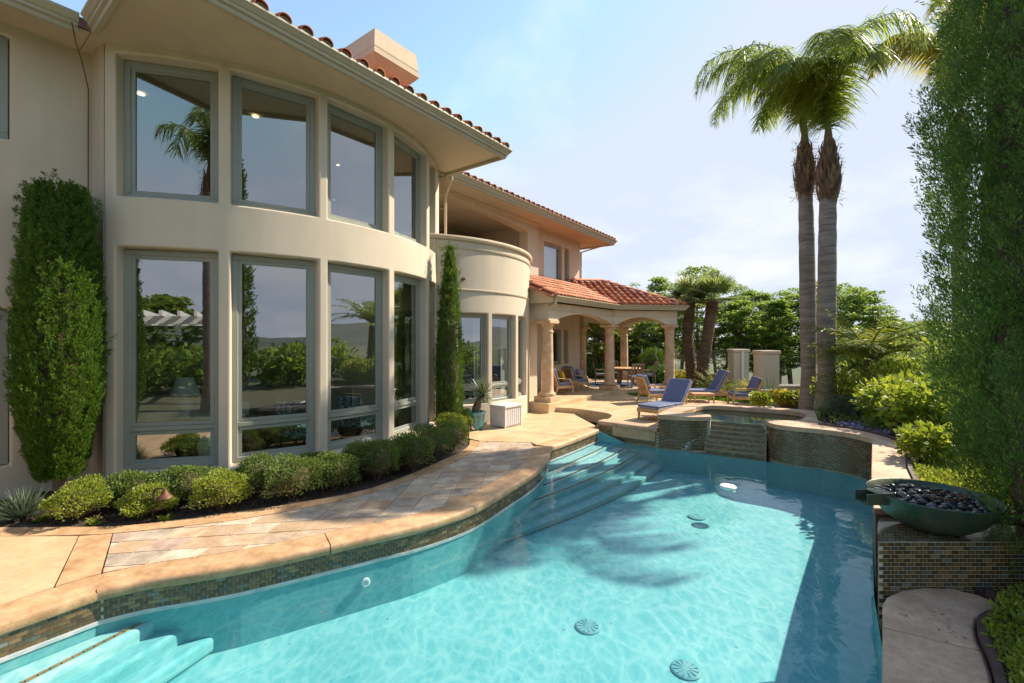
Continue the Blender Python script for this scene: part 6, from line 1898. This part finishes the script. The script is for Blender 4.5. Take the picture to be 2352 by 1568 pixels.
# --- fan palms
def fan_palm(label, x, y, z0, pts, r0, nleaf, L):
    r = empty("fan_palm", (x, y, z0)); tag(r, label, "palm tree", "fan palms by the lawn")
    n_ = len(pts); sm = []
    for i in range(31):
        t = i/30*(n_-1); k = min(n_-2, int(t)); f = t-k; sm.append(Vector(pts[k])*(1-f)+Vector(pts[k+1])*f)
    smooth_by_angle(MB().tube(sm, [r0*(1.3 if i < 3 else 1)+.012*math.sin(i*4.1)+.03*(i/30) for i in range(31)], 14).build("trunk", M["date_trunk"], r), 60)
    b = 900; i_ = nr.integers(0, 30, b); a = nr.uniform(0, 6.28, b); S = np.array([tuple(p) for p in sm])
    C = S[i_]+nr.uniform(0, 1, (b, 1))*(S[i_+1]-S[i_])+np.stack([np.cos(a), np.sin(a), np.zeros(b)], 1)*r0*.98
    A = unit(np.stack([np.cos(a), np.sin(a), np.full(b, .9)], 1))*nr.uniform(.05, .10, (b, 1)); leaf_mesh("leaf_boots", C, A, perp(A)*.02, "dry_leaf", parent=r)
    top = np.array(tuple(sm[-1])); Ps, Ws = [], []; pet = MB()
    for k in range(nleaf):
        az = rnd.uniform(0, 6.28); e = rnd.uniform(-.15, 1.5); d = np.array([math.cos(az)*math.cos(e), math.sin(az)*math.cos(e), math.sin(e)])
        c = top+d*L*.42; pet.tube([tuple(top), tuple(c)], [.012, .008], 4)
        s = unit(np.cross(d, np.array([.01, 0, 1.0]))[None])[0]; m = 26; an_ = np.linspace(-1.9, 1.9, m)
        D = np.cos(an_)[:, None]*d+np.sin(an_)[:, None]*s+nr.normal(size=(m, 3))*.05
        D = unit(D); ln = L*.62*(.75+.25*np.cos(an_)); tt = np.linspace(0, 1, 4)
        P = c+D[:, None]*(ln[:, None]*tt)[..., None]; P[..., 2] -= .10*ln[:, None]*(tt**2.2)[None]
        nn_ = unit(np.cross(d, s)[None])[0]; Wd = unit(np.cross(D, nn_[None]))[:, None]*(L*.030*np.array([.25, 1, .7, .05]))[None, :, None]
        Ps.append(P); Ws.append(Wd)
    pet.build("petioles", M["fan_leaf"], r); strips("fan_leaves", Ps, Ws, "fan_leaf", r)
fan_palm("fan palm with shaggy brown trunk, the straighter of the two by the lawn", ray(1592)*19.2, 19.2, .1, [(0, 0, 0), (-.1, 0, 1.0), (-.22, 0, 2.2), (-.14, 0, 3.85)], .19, 24, 1.2)
fan_palm("fan palm with shaggy brown trunk leaning towards the fence by the lawn", ray(1610)*18.6, 18.6, .1, [(0, 0, 0), (.06, 0, .9), (.25, 0, 2.2), (.50, 0, 3.75)], .20, 26, 1.3)
# yucca in the pot
yu = empty("yucca", (PX, PY, .40)); tag(yu, "spiky yucca with leaning thick trunk in the blue pot", "yucca")
MB().tube([(-.02, 0, 0), (.03, 0, .15), (.09, -.01, .32), (.16, -.01, .44)], [.10, .105, .095, .07], 14).build("trunk", M["bark"], yu, True)
o = tuft("leaf_rosette", None, None, 0, 0, 0, 260, .46, (-.75, 1.5), .0085, "yucca_leaf", .03, parent=yu); o.location = (.17, -.01, .50)

# --- bed shrubs, right hand side
def at(px, Y): return ray(px)*Y, Y
RS = [(2085, 9.2, .42, .85, .62, 2600, .13, "lime_leaf", "big leaved lime green shrub beside the date palm"), (2135, 8.2, .42, .70, .60, 2000, .12, "lime_leaf", "big leaved lime green shrub in front of the cypresses"),
      (1925, 11.9, .42, .60, .62, 2400, .07, "lime_leaf", "small leaved lime green shrub beside the palm pair"), (2050, 10.6, .42, .8, .75, 2600, .10, "lime_leaf", "lime green shrub tall behind the date palms"),
      (1965, 12.6, .42, .7, .55, 1800, .07, "tree_leaf2", "olive green shrub in front of the glass fence"), (1945, 10.9, .42, .42, .28, 1500, .05, "grey_leaf", "grey green mound shrub on the mulch of the bed"),
      (2140, 6.6, .42, .40, .32, 1100, .09, "lime_leaf", "low lime shrub at the foot of the hidden palm trunk"), (2030, 8.9, .42, .34, .18, 700, .07, "box_leaf", "low green plant along the curved walk edging"),
      (2100, 12.8, .42, 1.0, 1.0, 2500, .10, "tree_leaf2", "tall olive green shrub by the fence behind the date palms"), (2200, 9.6, .42, .9, 1.1, 2500, .11, "lime_leaf", "tall lime shrub behind the second cypress")]
for px, Y, z, rx, rz, n_, ls, lf, lab in RS:
    x, y = at(px, Y); shrub("garden_shrub", lab, "shrub", x, y, z, rx, rz, n_, ls, lf)
for k, (x, y) in enumerate(((13, 6.5), (15, 9.5), (14.5, 12.5), (10.5, 5.0), (12.0, 3.0))):
    shrub("garden_shrub", "dense green shrub deep in the garden bed beyond the cypresses", "shrub", x, y, .2, 1.4, 1.2, 1500, .2, "tree_leaf", "deep garden shrubs")
# ferns and golden shrubs by the pillars
def fern(label, x, y, z, L, n_, leafn, cat="fern"):
    r = empty("fern_bush", (x, y, z)); tag(r, label, cat); Ps, Ws = [], []
    for k in range(n_):
        az = rnd.uniform(0, 6.28); base = (rnd.uniform(-.2, .2), rnd.uniform(-.2, .2), 0)
        p, P, Wd = frond_arrays(base, az, rnd.uniform(.6, 1.45), L*rnd.uniform(.6, 1.1), rnd.uniform(.5, 1.3), 46, .14, .010, .2, 3); Ps.append(P); Ws.append(Wd)
    strips("fronds", Ps, Ws, leafn, r); MB().tube([(0, 0, -.05), (0, 0, .1)], [.08, .05], 8).build("crown", M["bark"], r)
    return r
x, y = at(1650, 17.3); fern("large yellow green fern bush in front of the far fence pillar", x, y, .1, 1.25, 90, "fern_leaf")
x, y = at(1722, 16.0); fern("golden feathery fern bush between the two fence pillars", x, y, .1, .95, 80, "gold_leaf")
x, y = at(1668, 16.9); fern("dark green fern clump under the large fern bush", x, y, .1, .8, 50, "palm_leaf")
x, y = at(1563, 19.6); shrub("garden_shrub", "yellow flowering shrub behind the right porch column", "shrub", x, y, .1, .6, .5, 1600, .08, "gold_leaf")
x, y = at(1510, 21.0); shrub("garden_shrub", "dark leafy shrub beyond the dining table", "shrub", x, y, .1, .6, .55, 1500, .12, "house_leaf")
x, y = at(1602, 20.0); tuft("spider_plant", "arching green grass clump at the foot of the fan palms", "plant", x, y, .12, 140, .7, (.4, 1.3), .015, "fern_leaf", .5)
for k, (px, Y, rx) in enumerate(((1360, 24.0, .7), (1310, 25.0, .7), (1415, 24.2, .7), (1395, 23.4, .6), (1545, 22.5, .6))):
    x, y = at(px, Y); shrub("hedge_bush", "dark hedge bush along the back of the pavilion", "bush", x, y, .0, rx, .6, 1300, .10, "house_leaf", "hedge bushes behind the pavilion")
x, y = at(1498, 23.3)
r = bush("clipped_hedge", "dark clipped columnar hedge block behind the dining table", "hedge", x, y, .0, .62, 1.0, 5000, "cypress_leaf", .03)
for px, Y, rx, lf, lab in ((1790, 13.6, .32, "gold_leaf", "low yellow plant in front of the glass fence wall"), (1745, 13.2, .28, "lime_leaf", "low lime plant between the utility box and the spa"), (1830, 13.3, .35, "fern_leaf", "low green plant at the foot of the slimmer queen palm")):
    x, y = at(px, Y); shrub("low_plant", lab, "plant", x, y, .35, rx, .22, 500, .10, lf)
x, y = at(1768, 13.0); tuft("iris_clump", "thin dark upright reed clump beside the fence pillar", "plant", x, y, .3, 16, 1.0, (1.1, 1.5), .008, "house_leaf", .1)
x, y = at(1885, 9.75); tuft("reed_clump", "dark upright reed clump at the corner of the spa coping", "plant", x+.12, y+.2, .42, 24, .55, (1.15, 1.5), .008, "house_leaf", .1)
# ground cover
def cover(name, label, poly, z, n_, ls, leafn, h=.06, cat="ground cover", kind_stuff=True):
    P = np.array(poly); mn, mx_ = P.min(0), P.max(0); pts = []
    def inside(x, y):
        c = False
        for i in range(len(poly)):
            a, b = poly[i-1], poly[i]
            if (a[1] > y) != (b[1] > y) and x < (b[0]-a[0])*(y-a[1])/(b[1]-a[1])+a[0]: c = not c
        return c
    while len(pts) < n_:
        x, y = rnd.uniform(mn[0], mx_[0]), rnd.uniform(mn[1], mx_[1])
        if inside(x, y): pts.append((x, y))
    C = np.array(pts); hh = h*(.5+.5*np.sin(C[:, 0]*5.1)*np.sin(C[:, 1]*4.3))+h*.5
    C = np.concatenate([C, (z+nr.uniform(0, 1, n_)*hh)[:, None]], 1)
    A = unit(np.array([0, 0, .8])+nr.normal(size=(n_, 3))*.6); sz = ls*nr.uniform(.6, 1.4, (n_, 1))
    o = leaf_mesh(name, C, A*sz*1.8, perp(A)*sz*.4, leafn); stuff(o); tag(o, label, cat)
    return o
cover("ground_cover", "lime green ground cover beside the near rounded paving", [(4.12, 3.86), (3.92, 3.66), (3.62, 3.5), (3.5, 3.36), (3.34, 3.12), (3.2, 2.95), (2.7, 2.4), (4.6, 2.4), (5.6, 3.9)], .0, 15000, .022, "cover_leaf", .16)
cover("ground_cover", "lime green ground cover behind the copper bowl", [(4.75, 5.2), (5.1, 5.75), (5.6, 6.35), (6.4, 6.4), (6.2, 5.4), (5.3, 4.7)], .42, 7000, .024, "cover_leaf", .10)
cover("violet_patch", "small violet flowers along the curved walk edging", [(6.85, 9.0), (6.95, 8.4), (7.4, 8.7), (7.3, 9.6), (6.8, 9.6)], .42, 1300, .022, "flower", .08, "flowers")
cover("bed_groundcover", "scattered low greenery over the mulch of the garden bed", [(6.7, 9.6), (6.95, 8.8), (6.9, 8.0), (6.4, 7.2), (8.5, 7.4), (9.5, 10.5), (8, 12), (7.4, 10.6)], .42, 3000, .03, "box_leaf", .08)
def grass(name, label, poly, z, n_, h):
    o = cover(name, label, poly, z, n_, h, "grass_leaf", .01, "grass")
grass("lawn_grass", "short green lawn beside the deck", lawn_poly, U-.004, 30000, .03)
def mulch(poly, z, n_, label):
    o = cover("mulch", label, poly, z, n_, .018, "dry_leaf", .012, "mulch")
leafmat("mulch_bits", (.03, .018, .012), (.085, .05, .03), (.14, .09, .05), 0.0, .9)
def chips(label, poly, z, n_, ls):
    P = cover("mulch", label, poly, z, n_, ls, "mulch_bits", .012, "mulch")
chips("dark bark mulch over the bay bed", [(-8.2, 5.5), (-4.9, 5.55), (-3.4, 6.0), (-2.4, 6.7), (-1.5, 8.0), (-1.0, 9.7), (-1.7, 11.4), (-2.4, 9.6), (-3.4, 8.3), (-4.8, 7.2), (-6.2, 6.8), (-8, 6.5)], -.03, 9000, .022)
chips("dark bark mulch over the raised garden bed", [(6.7, 9.6), (6.95, 8.8), (6.9, 8.0), (6.4, 7.2), (5.3, 5.9), (6.6, 5.6), (9, 7.4), (9.5, 10.5), (8.4, 12.6), (7.4, 10.8)], .42, 9000, .03)

# --- trees beyond the fence
def tree(label, x, y, z0, h, rx, n_cl, per, ls, leafn, trunks=2, cat="tree", group="trees beyond the fence", low=.30, wide=.30):
    r = empty("leafy_tree", (x, y, z0)); tag(r, label, cat, group)
    limb = MB(); ends = []
    for k in range(trunks):
        a = rnd.uniform(0, 6.28); bx, by = rx*.22*math.cos(a), rx*.22*math.sin(a); limb.tube([(bx*.4, by*.4, -.2), (bx, by, h*.3), (bx*1.4, by*1.4, h*.62), (bx*1.7, by*1.7, h*.9)], [.10, .085, .05, .012], 7)
        for j in range(7):
            t = rnd.uniform(.28, .8); b = rnd.uniform(0, 6.28); q = rx*rnd.uniform(.35, .85); p0 = (bx*(1+.6*t), by*(1+.6*t), h*t); p1 = (p0[0]+q*math.cos(b), p0[1]+q*math.sin(b), h*min(.97, t+rnd.uniform(.08, .28)))
            limb.tube([p0, ((p0[0]+p1[0])/2, (p0[1]+p1[1])/2, (p0[2]+p1[2])/2+.12), p1], [.04, .026, .008], 5); ends.append(p1)
    limb.build("trunk", M["bark"], r)
    E = np.array(ends)
    k = n_cl
    t = nr.uniform(0, 1, k); cz = h*(low+(1-low)*t); rad_ = rx*np.sin(np.pi*np.clip(.12+.82*t, 0, 1))**.7*(1+.3*np.sin(t*9+x))
    a = nr.uniform(0, 6.28, k); q = np.sqrt(nr.uniform(.05, 1, k))*rad_
    Cc = np.stack([q*np.cos(a), q*np.sin(a), cz], 1); Cc[:len(E)] = E[:k]
    cs = rx*nr.uniform(.13, .27, k)
    # flattened feathery sprays
    D = rdir(k*per).reshape(k, per, 3)*nr.uniform(.2, 1, (k, per, 1)); D[..., 2] *= .34
    C = (Cc[:, None]+D*cs[:, None, None]).reshape(-1, 3); outd = (D+np.array([0, 0, .08])).reshape(-1, 3)
    A = unit(unit(outd)+nr.normal(size=outd.shape)*.35); A[:, 2] *= .7; sz = ls*nr.uniform(.6, 1.4, (len(C), 1))
    B = unit(np.cross(A, np.array([0, 0, 1.0])+nr.normal(size=A.shape)*.5))
    leaf_mesh("crown", C, A*sz, B*sz*wide, leafn, .2, parent=r)
    return r
TR = [(1510, 29, 640, 1.7, 0), (1560, 31, 650, 1.7, 0), (1607, 27, 618, 2.0, 0), (1655, 29, 645, 1.9, 0), (1700, 26, 690, 1.5, 0), (1735, 28, 668, 1.7, 0), (1772, 31, 705, 1.5, 0), (1785, 24, 690, .8, 0), (1825, 27, 675, 1.5, 0),
      (1868, 29, 650, 1.8, 0), (1925, 25, 655, 1.8, 0), (1968, 27, 668, 1.8, 0), (2005, 24, 705, 1.3, 0), (2040, 28, 735, 1.6, 1), (1372, 26, 700, 1.6, 1), (1432, 28, 690, 1.8, 1), (1475, 30, 700, 1.6, 0), (2090, 33, 745, 2.0, 1), (2140, 30, 740, 2.0, 1)]
lab_t = ["feathery green tree standing beyond the glass fence", "olive green rounded tree standing beyond the garden"]
for px, Y, ty, rx, k in TR:
    x, y = at(px, Y); zt = EYE+(CY-ty)*Y/FPX; tree(lab_t[k], x, y, -1.2, zt+1.2, rx, 165, 80, .14, "tree_leaf" if k == 0 else "tree_leaf2", group=["feathery trees beyond the fence", "olive trees beyond the garden"][k])
x, y = at(1385, 24.6); tree("small multi stemmed tree with yellow green leaves behind the pavilion columns", x, y, 0, 3.6, 1.5, 130, 40, .13, "tree_leaf2", 4, group=None, low=.35, wide=.45)
x, y = at(1455, 25.2); tree("small rounded tree with golden green leaves behind the back column", x, y, 0, 3.4, 1.4, 120, 40, .13, "tree_leaf2", 3, group=None, low=.25, wide=.45)
for px, Y in ((2060, 120), (2092, 130)):
    x, y = at(px, Y); tree("distant dark tree on the horizon right of the feathery trees", x, y, -3, 8.5+(px-2060)*.02, 4.0, 90, 30, .9, "tree_leaf", 1, group="distant trees")
# greenery behind the camera that shows mirrored in the glass
for k, (x, y) in enumerate(((-14, -12), (-10, -14), (-6.5, -13.5), (-3, -13), (0.5, -14), (4, -13), (8, -12), (12, -9), (-11, -8), (-8, -8.4), (-5, -8), (-2.0, -6.0), (.6, -6.5), (3.0, -6.0), (7.5, -4.5))):
    shrub("rear_shrub", "tall green shrub behind the patio, mirrored in the bay windows", "shrub", x, y, -.1, 2.0, 1.15, 1500, .30, "tree_leaf", "shrubs behind the patio")

for k, (x, y, hh, rx) in enumerate(((-13, -17, 6.0, 2.6), (-8.5, -19, 5.2, 2.2), (-4, -18, 5.8, 2.4), (1, -19, 4.8, 2.2), (7, -17, 6.2, 2.6), (15, -6, 6.0, 2.6))):
    tree("leafy tree at the back of the garden, mirrored in the bay windows", x, y, -.3, hh, rx, 110, 40, .32, "tree_leaf", group="trees at the back of the garden")

# fallen bits of leaf on the water, deck and paving
C = np.concatenate([np.stack([nr.uniform(-2.5, 4.0, 90), nr.uniform(3.6, 8.5, 90), np.full(90, WALLZ+.004)], 1),
                    np.stack([nr.uniform(-1.0, 4.5, 60), nr.uniform(11.8, 15.5, 60), np.full(60, U+.006)], 1),
                    np.stack([nr.uniform(3.1, 3.5, 25), nr.uniform(3.2, 3.7, 25), np.full(25, .006)], 1)])
C = C[[not (p[2] < 0 and p[0] < -2.2+.62*(p[1]-5.0)) for p in C]]
A = np.concatenate([unit(nr.normal(size=(len(C), 2))), np.zeros((len(C), 1))], 1)*nr.uniform(.012, .035, (len(C), 1)); A[:, 2] += .002
B = np.stack([-A[:, 1], A[:, 0], np.zeros(len(C))], 1)*.22
o = stuff(leaf_mesh("fallen_leaves", C, A, B, "dry_leaf")); tag(o, "scattered dry leaf bits on the water and the deck", "leaf litter")
